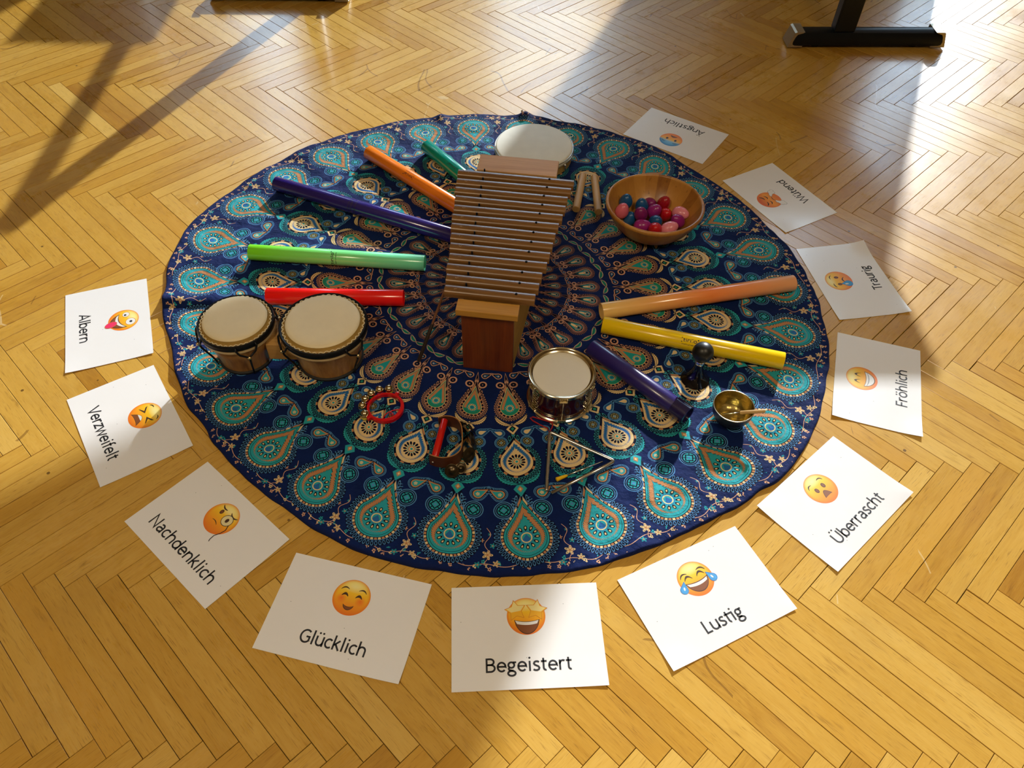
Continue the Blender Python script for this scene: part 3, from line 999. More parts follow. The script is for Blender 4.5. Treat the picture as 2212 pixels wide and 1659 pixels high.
def sound_tube(A, B, mat, label, logo=None, logo_mat=None, cap=None, cap_mat=None, tail=0.0, z=CLOTH):
    """open plastic tube from A to B (floor points); logo = (position along, style)"""
    A, B = Vector((*A, 0)), Vector((*B, 0))
    d = (B - A).normalized()
    B = B + d * tail
    L = (B - A).length
    mid = (A + B) / 2
    ang = math.atan2(d.y, d.x)
    t = thing('sound_tube', label, 'sound tube', (mid.x, mid.y, z + TR), ang, 'plastic sound tubes on the cloth')
    M = Matrix.Rotation(PI / 2, 4, 'Y')
    bm = new_bm()
    h = L / 2
    ri = TR - .0016
    add_lathe(bm, [(ri, -h), (TR - .0005, -h), (TR, -h + .0006), (TR, h - .0006), (TR - .0005, h), (ri, h)], 48, closed=True, mat=M)
    sharp(obj('tube', bm, mat, t), 50)
    if logo:
        pos, style, em, flip = logo
        bm = new_bm()
        rr = TR + .00025
        def along(x, y, s0, up0):         # reading along the tube; y climbs round it
            sx_, sy_ = (-1, -1) if flip else (1, 1)
            a = up0 + sy_ * y / rr
            return (s0 + sx_ * x, -rr * math.sin(a) if False else rr * math.cos(a), rr * math.sin(a))
        if style == 'along':
            w1, w2 = .046, .040
            up0 = R(118) if not flip else R(92)
            put = lambda x, y: along(x, y, pos, up0 + (PI if False else 0))
            # angle measured from +y side of the tube over the top; the viewer looks from -y
            def put(x, y):
                s_ = -1 if flip else 1
                a = R(126 if not flip else 122) - s_ * (y - .004) / rr
                return (pos + s_ * x, rr * math.cos(a), rr * math.sin(a)) if False else (pos + s_ * x, -rr * math.cos(PI - a), rr * math.sin(a))
            add_text(bm, '[tirilo°', -w1 / 2, 0.0, em, put, .12, w1)
            add_text(bm, 'instruments', -w2 / 2, -.0085, em * .42, put, .11, w2)
        else:
            def put(x, y):               # reading round the tube
                a = R(150) + 0 - (x + 0.018) / rr + R(40)
                return (pos - y, rr * math.cos(a), rr * math.sin(a))
            add_text(bm, '[tirilo°', -.024, 0.0, em, put, .14, .046)
            add_text(bm, 'instruments', -.020, -.008, em * .42, put, .11, .038)
            if style == 'band':
                for y0 in (-.011, .013):
                    for q in range(24):
                        f = bm.faces.new([bm.verts.new(put(x, y)) for x, y in ((-.03 + q * .003, y0), (-.03 + (q + 1) * .003, y0), (-.03 + (q + 1) * .003, y0 + .0012), (-.03 + q * .003, y0 + .0012))])
        obj('printed_logo', bm, logo_mat or m_ink, t)
    if cap:
        bm = new_bm()
        rc = TR + .0022
        add_lathe(bm, [(ri, h - .002), (ri - .001, h + .010), (rc, h + .010), (rc, h - .030), (TR + .0002, h - .030), (TR + .0002, h - .002)], 48, closed=True, mat=M)
        add_lathe(bm, [(0, h + .0045), (ri, h + .0045)], 48, mat=M)
        sharp(obj('end_cap', bm, cap_mat, t), 50)
    return t
m_t_navy = tube_mat('violet_blue_plastic', (0.022, 0.012, 0.17), rough=.2)
m_t_orange = tube_mat('orange_plastic', (0.98, 0.24, 0.012), rough=.25, sss=.15)
m_t_teal = tube_mat('teal_plastic', (0.0, 0.27, 0.21), rough=.22)
m_t_green = tube_mat('green_plastic_painted_light', (0.26, 0.95, 0.03), (0.20, 0.86, 0.58), sss=.15)  # aqua end is light painted into the green
m_t_red = tube_mat('red_plastic', (0.95, 0.008, 0.008), rough=.2, sss=.1)
m_t_peach = tube_mat('peach_plastic_painted_light', (0.92, 0.60, 0.20), (0.95, 0.46, 0.22), (0.95, 0.27, 0.07), sss=.15)  # pale ends and orange middle are light painted into the colour
m_t_yellow = tube_mat('yellow_plastic', (0.98, 0.66, 0.003), rough=.25, sss=.15)
m_t_indigo = tube_mat('indigo_plastic', (0.025, 0.016, 0.16), rough=.3)
m_capdark = tube_mat('dark_indigo_cap', (0.012, 0.008, 0.07), rough=.25)
sound_tube((-.745, 2.03), (-.187, 1.804), m_t_navy, 'long violet blue plastic tube reaching under the left end of the xylophone bars', (-.03, 'band', .011, False), m_inkdim, tail=.02)
sound_tube((-.483, 2.209), (-.187, 1.946), m_t_orange, 'orange plastic tube with an upside-down logo, next to the xylophone', (-.01, 'along', .0125, True), tail=.03)
sound_tube((-.300, 2.252), (-.172, 2.095), m_t_teal, 'short teal green plastic tube half hidden behind the far end of the xylophone', (.03, 'along', .011, True), m_inkdim, tail=.06)
sound_tube((-.750, 1.707), (-.253, 1.680), m_t_green, 'light green plastic tube with painted-in light turning its right end aqua', (-.005, 'round', .0125, False))
sound_tube((-.663, 1.531), (-.297, 1.538), m_t_red, 'bright red plastic tube behind the bongo drums')
sound_tube((.232, 1.507), (.771, 1.639), m_t_peach, 'peach plastic tube with painted-in orange light, the upper of the pair meeting in a V')
sound_tube((.233, 1.457), (.685, 1.346), m_t_yellow, 'yellow plastic tube with a black logo behind the horn', (-.005, 'along', .014, False))
sound_tube((.201, 1.375), (.413, 1.169), m_t_indigo, 'short indigo plastic tube with a dark cap beside the toy snare drum', cap=True, cap_mat=m_capdark)

# ------------------------------------------------------------------ xylophone
m_bar = wood('walnut_bar_wood', (0.27, 0.125, 0.03), (0.085, 0.034, 0.008), .36, axis=0, coat=.5)
m_pine = wood('honey_pine', (0.62, 0.33, 0.06), (0.42, 0.19, 0.025), .4, axis=0)
m_pale = wood('pale_beech', (0.68, 0.40, 0.17), (0.50, 0.26, 0.09), .45, axis=0)
m_redwood = wood('reddish_stained_wood', (0.21, 0.045, 0.008), (0.10, 0.016, 0.004), .35, axis=2, coat=.3)
m_side = wood('yellow_plywood', (0.50, 0.30, 0.05), (0.40, 0.21, 0.03), .5, axis=1)
m_felt = simple('black_felt', (0.008, 0.008, 0.009), 0.95)
m_steel = simple('bright_steel', (0.72, 0.72, 0.70), 0.18, metal=1.0)
XO = Vector((-.062, 1.308))
XANG = math.atan2(.05, .4585)
xyl = thing('xylophone', 'wooden xylophone with thirteen dark bars on a box stand in the middle of the cloth', 'xylophone', (XO.x, XO.y, CLOTH), -XANG)
ZB = .214           # height of bar centre
HN, HF, DL = .0625, .106, .612
bm = new_bm()
add_box(bm, 0, .007, .0975, 2 * HN, .014, .195, .0012)
obj('end_panel', bm, m_redwood, xyl)
bm = new_bm()
add_box(bm, 0, DL - .007, .0975, 2 * HF, .014, .195, .0012)
obj('end_panel', bm, m_pale, xyl)
bm = new_bm()
add_box(bm, 0, .0075, .204, .146, .039, .018, .0015)
obj('end_cap_board', bm, m_pine, xyl)
bm = new_bm()
add_box(bm, 0, .578, .204, .222, .076, .018, .0015)
obj('end_cap_board', bm, m_pale, xyl)
for s in (-1, 1):
    bm = new_bm()
    o1, o2 = HN - .001, HF - .001
    add_prism(bm, [(s * o1, .014), (s * o2, DL - .014), (s * (o2 - .010), DL - .014), (s * (o1 - .010), .014)], 0.0, .185)
    obj('side_board', bm, m_side, xyl)
    bm = new_bm()
    add_prism(bm, [(s * o1, .03), (s * o2, .535), (s * (o2 - .012), .535), (s * (o1 - .012), .03)], .185, ZB - .0092)
    obj('felt_rail', bm, m_felt, xyl)
bm = new_bm()
add_prism(bm, [(-HN + .012, .014), (HN - .012, .014), (HF - .012, DL - .014), (-HF + .012, DL - .014)], .002, .010)
obj('bottom_board', bm, m_side, xyl)
NOTES = 'AGFEDCHAGFEDC'      # near end to far end
def bar_mesh(name, L):
    bm = new_bm()
    W_, T_ = .0290, .0190
    prof = [(-W_ / 2, -T_ / 2)] + [(W_ / 2 * math.cos(PI - PI * i / 12) , -.001 + (T_ / 2 + .001) * math.sin(PI * i / 12) ** .8) for i in range(13)] + [(W_ / 2, -T_ / 2)]
    ra = [bm.verts.new((-L / 2, p[0], p[1])) for p in prof]
    rb = [bm.verts.new((L / 2, p[0], p[1])) for p in prof]
    n = len(prof)
    for i in range(n): bm.faces.new((ra[i], ra[(i + 1) % n], rb[(i + 1) % n], rb[i]))
    bm.faces.new(ra[::-1]); bm.faces.new(rb)
    return bm
rb_ = random.Random(4)
m_engrave = simple('pale_engraving', (0.55, 0.42, 0.25), 0.6)
for i in range(13):
    L = .214 + (.318 - .214) * i / 12
    dd = .0503 + .0384 * i
    b = sharp(obj('bar', bar_mesh('bar', L), m_bar, xyl, loc=(rb_.uniform(-.002, .002), dd, ZB), rot=(0, 0, rb_.uniform(-.008, .008))), 40)
    bm = new_bm()
    zt = T_top = .0093
    def put(x, y):       # letters read from the left end: up = +x, reading direction = -y
        yy = -x
        zz = -.001 + .01025 * (max(0, 1 - (yy / .01525) ** 2)) ** .4 + .0002
        return (-L / 2 + .022 + y, yy - .003, zz)
    add_text(bm, NOTES[i], -.004, 0, .0105, put, .09)
    obj('note_letter', bm, m_engrave, b)
    # fixing pin on the right, peg in the gap on the left
    bm = new_bm()
    add_lathe(bm, [(.0032, .007), (.0032, .0105), (.002, .0125), (0, .0128)], 12, (L * .29, 0))
    sharp(obj('pin', bm, m_black, b))
    bm = new_bm()
    add_lathe(bm, [(.0022, -.012), (.0022, .008), (.0018, .0095), (0, .0098)], 10, (-L * .28, .0193))
    sharp(obj('peg', bm, m_black, b))

# ------------------------------------------------------------------ mallet leaning under the bars
m_stickred = simple('reddish_stick_wood', (0.20, 0.085, 0.04), .45)
m_grip = simple('dark_grip_wrap', (0.022, 0.012, 0.008), .6)
ml = thing('mallet', 'thin mallet with a dark grip, leaning up under the xylophone bars', 'mallet', (-.238, 1.326, CLOTH))
p0, p1 = Vector((0, 0, .0055)), Vector((.078, .108, .193))
bm = new_bm()
q = p0.lerp(p1, .46)
add_tube(bm, [p0, p0.lerp(q, .03), q.lerp(p0, .03), q], [.0036, .0048, .0046, .0038], 12)
sharp(obj('grip', bm, m_grip, ml))
bm = new_bm()
add_tube(bm, [q, p1], .0031, 10)
sharp(obj('shaft', bm, m_stickred, ml))
bm = new_bm()
add_ball(bm, tuple(p1), .011, 16)
obj('head', bm, m_felt, ml, smooth=True)
# ------------------------------------------------------------------ bongo drums
m_skin = simple('cream_rawhide', (0.82, 0.72, 0.48), 0.5, var=.08, vscale=25, bump=.1)
m_skinedge = simple('amber_rawhide_edge', (0.40, 0.25, 0.06), 0.45, var=.25, vscale=60)
m_shell = wood('striped_shell_wood', (0.50, 0.25, 0.07), (0.26, 0.10, 0.02), .3, axis=2, scale=.8, coat=.5)
m_palerim = simple('pale_shell_rim', (0.60, 0.46, 0.25), 0.4)
m_bridge = wood('pine_bridge', (0.60, 0.34, 0.10), (0.42, 0.21, 0.05), .45, axis=0, scale=1.4)
m_gold = simple('brassy_metal', (0.75, 0.62, 0.35), .25, metal=1.0)
bong = thing('bongo_drums', 'pair of bongo drums with cream skins, black hoops and a pine bridge between', 'bongo drums', (-.57, 1.338, CLOTH))
def bongo(cx, cy, RR, rbase, angs):
    HR = .117
    bm = new_bm()
    n = 64
    prof = [(rbase - .008, .004), (rbase, .004), (rbase + .001, .02), ((rbase + RR * .92) / 2 - .002, .055), (RR * .915, .098), (RR * .90, .1), (RR * .86, .1)]
    add_lathe(bm, prof, n, (cx, cy))
    shell = sharp(obj('shell', bm, m_shell, bong), 50)
    bm = new_bm()
    add_lathe(bm, [(rbase - .01, 0), (rbase + .004, 0), (rbase + .005, .006), (rbase + .001, .009), (rbase - .01, .009)], n, (cx, cy), closed=True)
    sharp(obj('bottom_ring', bm, m_pad, shell), 50)
    bm = new_bm()
    add_lathe(bm, [(RR * .86, .098), (RR * .975, .098), (RR * .985, .104), (RR * .96, .108), (RR * .86, .108)], n, (cx, cy), closed=True)
    sharp(obj('shell_rim', bm, m_palerim, shell), 50)
    bm = new_bm()
    add_lathe(bm, [(RR * .93, HR - .008), (RR, HR - .008), (RR + .0012, HR), (RR, HR + .006), (RR * .985, HR + .0075), (RR * .94, HR + .006)], n, (cx, cy), closed=True)
    sharp(obj('tuning_hoop', bm, m_black, bong), 40)
    bm = new_bm()
    add_lathe(bm, [(0, HR + .0175), (RR * .6, HR + .0175), (RR * .78, HR + .0172), (RR * .825, HR + .0158), (RR * .845, HR + .013)], n, (cx, cy))
    head = obj('drum_head', bm, m_skin, bong, smooth=True)
    bm = new_bm()
    add_lathe(bm, [(RR * .845, HR + .013), (RR * .875, HR + .006), (RR * .905, HR + .0035), (RR * .94, HR + .0035)], n, (cx, cy))
    obj('skin_collar', bm, m_skinedge, head, smooth=True)
    # wavy trimmed edge of the skin against the hoop
    bm = new_bm()
    pts = []
    nw = 44
    for i in range(nw * 6):
        a = 2 * PI * i / (nw * 6)
        rr = RR * (.918 + .022 * math.sin(a * nw))
        pts.append((cx + rr * math.cos(a), cy + rr * math.sin(a), HR + .0055 + .0012 * math.sin(a * 9)))
    add_tube(bm, pts, .0013, 5, closed=True)
    obj('skin_edge', bm, m_skin, head, smooth=True)
    for ad in angs:
        a = R(ad)
        P = lambda da, rr, z: (cx + rr * math.cos(a + da), cy + rr * math.sin(a + da), z)
        bm = new_bm()
        w = .024 / RR
        add_tube(bm, [P(-w, RR * .99, HR + .004), P(-w, RR + .004, HR - .004), P(-w * .75, RR + .006, HR - .016), P(0, RR + .007, HR - .030), P(w * .75, RR + .006, HR - .016), P(w, RR + .004, HR - .004), P(w, RR * .99, HR + .004)], .0026, 8)
        lug = obj('lug_hook', bm, m_black, bong, smooth=True)
        bm = new_bm()
        zb = .012
        add_tube(bm, [P(0, RR + .007, HR - .028), P(0, RR + .004, HR - .045), P(0, rbase + .016, zb + .02), P(0, rbase + .010, zb), P(0, rbase + .010, zb - .006)], .0025, 8)
        obj('tension_rod', bm, m_black, lug, smooth=True)
        bm = new_bm()
        add_ball(bm, P(0, RR + .0085, HR - .030), .0048, 10)
        obj('nut', bm, m_gold, lug, smooth=True)
bongo(-.105, .0, .0915, .064, (-62, -152, 28, 118))
bongo(.108, .0, .1065, .078, (-38, -146, 52, 142))
bm = new_bm()
add_box(bm, .004, -.002, .062, .07, .085, .052, .002)
obj('bridge', bm, m_bridge, bong)

# ------------------------------------------------------------------ hand drum at the far rim
m_white_skin = simple('grey_white_drumskin', (0.78, 0.78, 0.68), 0.5, var=.07, vscale=30)
m_framewood = wood('golden_frame_wood', (0.50, 0.33, 0.10), (0.36, 0.22, 0.05), .35, axis=2)
hd = thing('hand_drum', 'round frame drum with a grey white skin, lying behind the xylophone', 'drum', (.051, 2.243, CLOTH))
bm = new_bm()
add_lathe(bm, [(.117, .001), (.124, .001), (.124, .044), (.117, .044)], 72, closed=True)
sharp(obj('frame', bm, m_framewood, hd), 40)
bm = new_bm()
add_lathe(bm, [(0, .0462), (.119, .0462), (.1235, .0455), (.1252, .043), (.1252, .030)], 72)
obj('drum_head', bm, m_white_skin, hd, smooth=True)
bm = new_bm()
add_torus(bm, (0, 0), .1275, .0024, 72, 8, z=.031)
add_torus(bm, (0, 0), .1268, .0016, 72, 8, z=.041)
obj('hoop', bm, m_steel, hd, smooth=True)
for i in range(6):
    a = R(-160 + 60 * i)
    c, s = math.cos(a), math.sin(a)
    bm = new_bm()
    add_tube(bm, [(.1275 * c, .1275 * s, .034), (.131 * c, .131 * s, .031), (.131 * c, .131 * s, .008), (.127 * c, .127 * s, .004)], .002, 8)
    add_ball(bm, (.1305 * c, .1305 * s, .028), .0042, 10)
    obj('tension_hook', bm, m_steel, hd, smooth=True)
bm = new_bm()
a = R(33)
pts = [((.128 + .012 * (1 - math.cos(q))) * math.cos(a + .07 * math.sin(q)), (.128 + .012 * (1 - math.cos(q))) * math.sin(a + .07 * math.sin(q)), .033) for q in [2 * PI * i / 16 for i in range(16)]]
add_tube(bm, pts, .0014, 6, closed=True)
obj('hanging_loop', bm, m_gold, hd, smooth=True)

# ------------------------------------------------------------------ claves
m_clave = wood('pale_clave_wood', (0.60, 0.39, 0.16), (0.48, 0.28, 0.09), .42, axis=0, scale=.8)
for (ax, ay, bx, by, lb) in ((.208, 2.131, .180, 1.955, 'pale wooden clave nearer the xylophone, leaning towards its partner'),
                             (.244, 2.123, .248, 1.945, 'pale wooden clave nearer the wooden bowl')):
    A, B = Vector((ax, ay)), Vector((bx, by))
    L = (B - A).length
    mid = (A + B) / 2
    bm = new_bm()
    rr = .0118
    add_lathe(bm, [(0, -L / 2), (rr - .0015, -L / 2), (rr, -L / 2 + .0015), (rr, L / 2 - .0015), (rr - .0015, L / 2), (0, L / 2)], 24, mat=Matrix.Rotation(PI / 2, 4, 'Y'))
    o = sharp(obj('clave', bm, m_clave, loc=(mid.x, mid.y, CLOTH + rr), rot=(0, 0, math.atan2((B - A).y, (B - A).x))), 40)
    tag(o, lb, 'clave', 'pair of claves beside the xylophone')

# ------------------------------------------------------------------ wooden bowl with egg shakers
def bowl_wood():
    k = NT('staved_bowl_wood')
    tc = k.n('ShaderNodeTexCoord').outputs['Object']
    sp = k.n('ShaderNodeSeparateXYZ'); k.l(tc, sp.inputs[0])
    ang = k.math('ARCTAN2', E(k, sp.outputs[1]), E(k, sp.outputs[0]))
    ia = k.math('FLOOR', ang * (22 / (2 * PI)) + k.noise(tc, 3, 1) * 0.2)
    wn = k.n('ShaderNodeTexWhiteNoise', noise_dimensions='1D'); k.l(ia.v, wn.inputs['W'])
    mp = k.mapping(tc, (30, 30, 4))
    g = k.noise(mp, 1.5, 4, .6, 1.0)
    f = E(k, wn.outputs[0]) * .55 + g * .5
    col = k.ramp(f, [(.15, (.25, .092, .012)), (.45, (.42, .18, .03)), (.8, (.54, .26, .05))])
    cell = k.math('FRACT', ang * (22 / (2 * PI)))
    streak = k.math('MULTIPLY', (k.noise(k.mapping(tc, (90, 90, 7)), 1.0, 2) - .66) * 10, .6, clamp=True)
    col = k.mix(streak, col, (.09, .03, .005, 1))
    k.l(col, k.b.inputs['Base Color'])
    k.b.inputs['Roughness'].default_value = .38
    k.b.inputs['Coat Weight'].default_value = .35
    k.b.inputs['Coat Roughness'].default_value = .25
    return k.m
BC = (.399, 1.875)
bm = new_bm()
prof = [(0, .012), (.030, .0125), (.052, .016), (.075, .0265), (.1, .047), (.118, .07), (.1315, .097), (.1325, .103), (.1355, .1065), (.1395, .1065), (.1425, .103), (.1425, .097), (.1385, .091), (.131, .075), (.117, .05), (.1, .03), (.082, .015), (.066, .006), (.058, .003), (.055, 0), (0, 0)]
add_lathe(bm, prof, 96)
bowl = sharp(obj('wooden_bowl', bm, bowl_wood(), loc=(*BC, CLOTH)), 50)
tag(bowl, 'round honey brown wooden bowl filled with coloured egg shakers', 'bowl')
EGG = {'pink': (.74, .16, .24), 'pale_pink': (.80, .26, .34), 'blue': (.006, .09, .27), 'purple': (.22, .012, .14), 'dark_red': (.36, .006, .018), 'red': (.55, .008, .016), 'magenta': (.30, .012, .19)}
m_egg = {}
for nme, c in EGG.items():
    m_egg[nme] = simple('egg_plastic_' + nme, c, .3, coat=.15, var=.04)
EGGS = [((0.3227, 1.9261, 0.0706), 'blue', 'blue egg shaker tucked behind the pink one at the left of the bowl', (10, 5, 0)),
 ((0.3091, 1.8845, 0.0683), 'pink', 'pink egg shaker leaning on the left wall of the bowl', (8, 10, 0)),
 ((0.3349, 1.8862, 0.0375), 'blue', 'blue egg shaker in front, right of the pink egg at the left wall', (10, 10, 0)),
 ((0.3707, 1.9231, 0.0593), 'blue', 'dark blue egg shaker standing upright at the back of the heap', (8, -10, 0)),
 ((0.3634, 1.8772, 0.0641), 'purple', 'plum purple egg shaker standing in the middle left of the heap', (20, -12, 0)),
 ((0.3984, 1.9487, 0.0460), 'purple', 'plum egg shaker half hidden between the dark blue and the dark red one', (40, 20, 0)),
 ((0.4397, 1.9441, 0.0544), 'dark_red', 'dark red egg shaker against the back wall of the bowl', (15, 12, 0)),
 ((0.4057, 1.8995, 0.0583), 'magenta', 'magenta egg shaker tilted to the right in the centre of the heap', (15, 30, 0)),
 ((0.4419, 1.9059, 0.0426), 'red', 'bright red egg shaker right of the magenta one in the centre', (40, 10, 0)),
 ((0.3677, 1.8404, 0.0492), 'magenta', 'magenta egg shaker lying flat at the front of the bowl', (10, 85, 10)),
 ((0.4074, 1.8604, 0.0499), 'blue', 'small-looking blue egg shaker near the front, above the red one', (35, 10, 0)),
 ((0.4013, 1.8195, 0.0552), 'red', 'red egg shaker at the very front, under the rim', (40, -10, 0)),
 ((0.4822, 1.8897, 0.0599), 'pale_pink', 'pale pink egg shaker lying at the right wall of the bowl', (20, 80, -15)),
 ((0.4681, 1.8523, 0.0617), 'magenta', 'magenta egg shaker at the right, between the two pale pink ones', (20, -35, 0)),
 ((0.4425, 1.8218, 0.0581), 'pale_pink', 'pale pink egg shaker lying at the front right with a seam showing', (20, 62, 30))]
def egg_mesh():
    bm = new_bm()
    n = 22
    prof = []
    for i in range(n + 1):
        t = PI * i / n
        z = -math.cos(t) * .0262
        rr = math.sin(t) * .0195 * (1 - .14 * (z / .0262))
        prof.append((max(rr, 0), z))
    add_lathe(bm, prof, 32)
    return bm
base_me = None
for (pos, colr, lb, rot) in EGGS:
    if base_me is None:
        o = obj('egg_shaker', egg_mesh(), None, smooth=True)
        base_me = o.data
    else:
        o = bpy.data.objects.new('egg_shaker', base_me.copy()); C.objects.link(o)
    o.data.materials.clear(); o.data.materials.append(m_egg[colr])
    o.location = (pos[0], pos[1], pos[2] + CLOTH - .002)
    o.rotation_euler = tuple(R(a) for a in rot)
    tag(o, lb, 'egg shaker', 'egg shakers in the wooden bowl')
    bm = new_bm()
    add_lathe(bm, [(.01965, -.0013), (.01985, -.0013), (.01985, -.0006), (.01965, -.0006)], 32, closed=True)
    s = obj('seam', bm, m_egg[colr], o, smooth=True)

# ------------------------------------------------------------------ toy snare drum
m_chrome = simple('pale_gold_chrome', (0.80, 0.74, 0.56), .16, metal=1.0)
m_wine = simple('wine_red_pearl', (0.035, 0.003, 0.006), .15, coat=.6, var=.7, vscale=25)
m_drumwhite = simple('white_drum_film', (0.78, 0.76, 0.68), .28, var=.02)
sn = thing('toy_snare_drum', 'small wine red snare drum with chrome hoops and a white head', 'drum', (.117, 1.223, CLOTH))
bm = new_bm()
add_lathe(bm, [(.0715, .008), (.0735, .008), (.0735, .09), (.0715, .09)], 72, closed=True)
sharp(obj('shell', bm, m_wine, sn), 40)
bm = new_bm()
add_lathe(bm, [(0, .0895), (.0725, .0895)], 72)
obj('drum_head', bm, m_drumwhite, sn, smooth=True)
bm = new_bm()
add_lathe(bm, [(0, .009), (.0725, .009)], 72)
obj('bottom_head', bm, m_drumwhite, sn, smooth=True)
for z0, s, nm in ((.0985, -1, 'top_hoop'), (.0025, 1, 'bottom_hoop')):
    bm = new_bm()
    pr = [(.0770, 0), (.0790, -.0004), (.0808, .0010), (.0812, .0030), (.0804, .0055), (.0780, .0068), (.0770, .0075), (.0770, .0150), (.0742, .0150), (.0742, .0090), (.0690, .0084), (.0686, .0074), (.0715, .0058), (.0745, .0032), (.0758, .0008)]
    add_lathe(bm, [(r_, z0 + s * z_) for r_, z_ in pr], 72, closed=True)
    hoop = sharp(obj(nm, bm, m_chrome, sn), 35)
    for i in range(6):
        a = R(-88 + 60 * i)
        bm = new_bm()
        M = Matrix.Rotation(a, 4, 'Z')
        zc = z0 + s * .009
        add_box(bm, 0, 0, 0, .008, .020, .004, .001, mat=M)
        bmesh.ops.translate(bm, vec=(.080 * math.cos(a), .080 * math.sin(a), zc + .0045 * s), verts=bm.verts)
        v2 = add_box(bm, 0, 0, 0, .006, .0035, .012, .001, mat=Matrix.Translation((.0805, .0085, zc)))
        bmesh.ops.transform(bm, matrix=M, verts=v2)
        v2 = add_box(bm, 0, 0, 0, .006, .0035, .012, .001, mat=Matrix.Translation((.0805, -.0085, zc)))
        bmesh.ops.transform(bm, matrix=M, verts=v2)
        obj('claw', bm, m_chrome, hoop)
for ad in (-146, -30, 90):
    a = R(ad)
    bm = new_bm()
    for j in range(7):
        v2 = add_box(bm, 0, 0, 0, .003, .014 if j % 2 else .018, .0042, .0006, mat=Matrix.Translation((.0745, 0, .022 + j * .0088)))
        bmesh.ops.transform(bm, matrix=Matrix.Rotation(a, 4, 'Z'), verts=v2)
    obj('ribbed_lug', bm, m_chrome, sn)
for i in range(6):
    a = R(-88 + 60 * i)
    bm = new_bm()
    add_tube(bm, [(.0795 * math.cos(a), .0795 * math.sin(a), .012), (.0795 * math.cos(a), .0795 * math.sin(a), .09)], .0014, 8)
    obj('tension_rod', bm, m_chrome, sn, smooth=True)

# ------------------------------------------------------------------ red bell bracelet
m_redplastic = simple('glossy_red_plastic', (0.62, 0.004, 0.010), .2, coat=.4)
m_bell = simple('gold_chrome_bell', (0.80, 0.68, 0.42), .12, metal=1.0)
jb = thing('bell_bracelet', 'red plastic ring with six shiny jingle bells along one side', 'bells', (-.302, 1.172, CLOTH))
bm = new_bm()
ring_out, ring_in = [], []
n = 80
prof = []
for i in range(n):
    a = 2 * PI * i / n
    thick = .0032 + .0036 * max(0, math.cos(a - R(-42))) ** 1.5
    ro = .0445
    prof.append((ro, ro - .003 - thick, a))
va, vb, vc, vd = [], [], [], []
for ro, ri, a in prof:
    c, s = math.cos(a), math.sin(a)
    va.append(bm.verts.new((ro * c, ro * s, .002))); vb.append(bm.verts.new((ri * c, ri * s, .002)))
    vc.append(bm.verts.new((ri * c, ri * s, .0135))); vd.append(bm.verts.new((ro * c, ro * s, .0135)))
for i in range(n):
    j = (i + 1) % n
    for p, q in ((va, vd), (vd, vc), (vc, vb), (vb, va)):
        bm.faces.new((p[i], p[j], q[j], q[i]))
es = [e for e in bm.edges if abs(e.verts[0].co.z - e.verts[1].co.z) < 1e-6 and abs((e.verts[0].co.xy.length) - (e.verts[1].co.xy.length)) < 1e-4]
bmesh.ops.bevel(bm, geom=es, offset=.0012, segments=2, affect='EDGES')
sharp(obj('ring', bm, m_redplastic, jb), 50)
for ad in (62, -138):
    a = R(ad)
    bm = new_bm()
    v2 = add_box(bm, .0465, 0, .0078, .013, .009, .0115, .002)
    bmesh.ops.rotate(bm, cent=(0, 0, 0), matrix=Matrix.Rotation(a, 3, 'Z'), verts=bm.verts)
    obj('strap_tab', bm, m_redplastic, jb)
bm = new_bm()
def pol(r_, d_): return (r_ * math.cos(R(d_)), r_ * math.sin(R(d_)), .0075)
arcp = [Vector(pol(.037, -4)).lerp(Vector(pol(.037, -96)), t) + Vector((-.0075 * math.sin(PI * t), .0075 * math.sin(PI * t), 0)) for t in [i / 10 for i in range(11)]]
add_tube(bm, arcp, .0014, 8)
hc = Vector((.0155, -.0175, .0075))
hp = [hc + Vector((.0052 * (16 * math.sin(t) ** 3) / 16 * .9, .0052 * (13 * math.cos(t) - 5 * math.cos(2 * t) - 2 * math.cos(3 * t) - math.cos(4 * t)) / 16, 0)) for t in [2 * PI * i / 24 for i in range(24)]]
hp = [Matrix.Translation(hc) @ Matrix.Rotation(R(-135 + 90), 4, 'Z') @ Matrix.Translation(-hc) @ p for p in hp]
add_tube(bm, hp, .0011, 6, closed=True)
obj('heart_filigree', bm, m_redplastic, jb, smooth=True)
WASH = [(.62, .55, .05), (.02, .16, .35), (.75, .02, .18), (.06, .40, .05), (.55, .03, .30), (.7, .5, .05)]
for i, ad in enumerate((-143 - 12, 180, 158, 135, 112, 88)):
    a = R(ad)
    rr = .0555 if i else .062
    c = Vector((rr * math.cos(a), rr * math.sin(a), .014))
    if i == 0: c = Vector((-.046, -.026, .0155))
    bm = new_bm()
    add_ball(bm, tuple(c), .0098, 20)
    bell = obj('bell', bm, m_bell, jb, smooth=True)
    bm = new_bm()
    add_lathe(bm, [(.0088, -.0009), (.0107, -.0009), (.0107, .0009), (.0088, .0009)], 28, closed=True)
    bmesh.ops.rotate(bm, cent=(0, 0, 0), matrix=Matrix.Rotation(R(25), 3, Vector((-math.sin(a), math.cos(a), 0))), verts=bm.verts)
    bmesh.ops.translate(bm, vec=c, verts=bm.verts)
    obj('bell_band', bm, m_bell, bell, smooth=True)
    bm = new_bm()
    add_lathe(bm, [(0, 0), (.0085, 0), (.0085, .006), (0, .006)], 20)
    bmesh.ops.translate(bm, vec=(c.x * 1.02, c.y * 1.02, .0015), verts=bm.verts)
    obj('washer', bm, simple('washer_plastic', WASH[i], .4), bell, smooth=True)

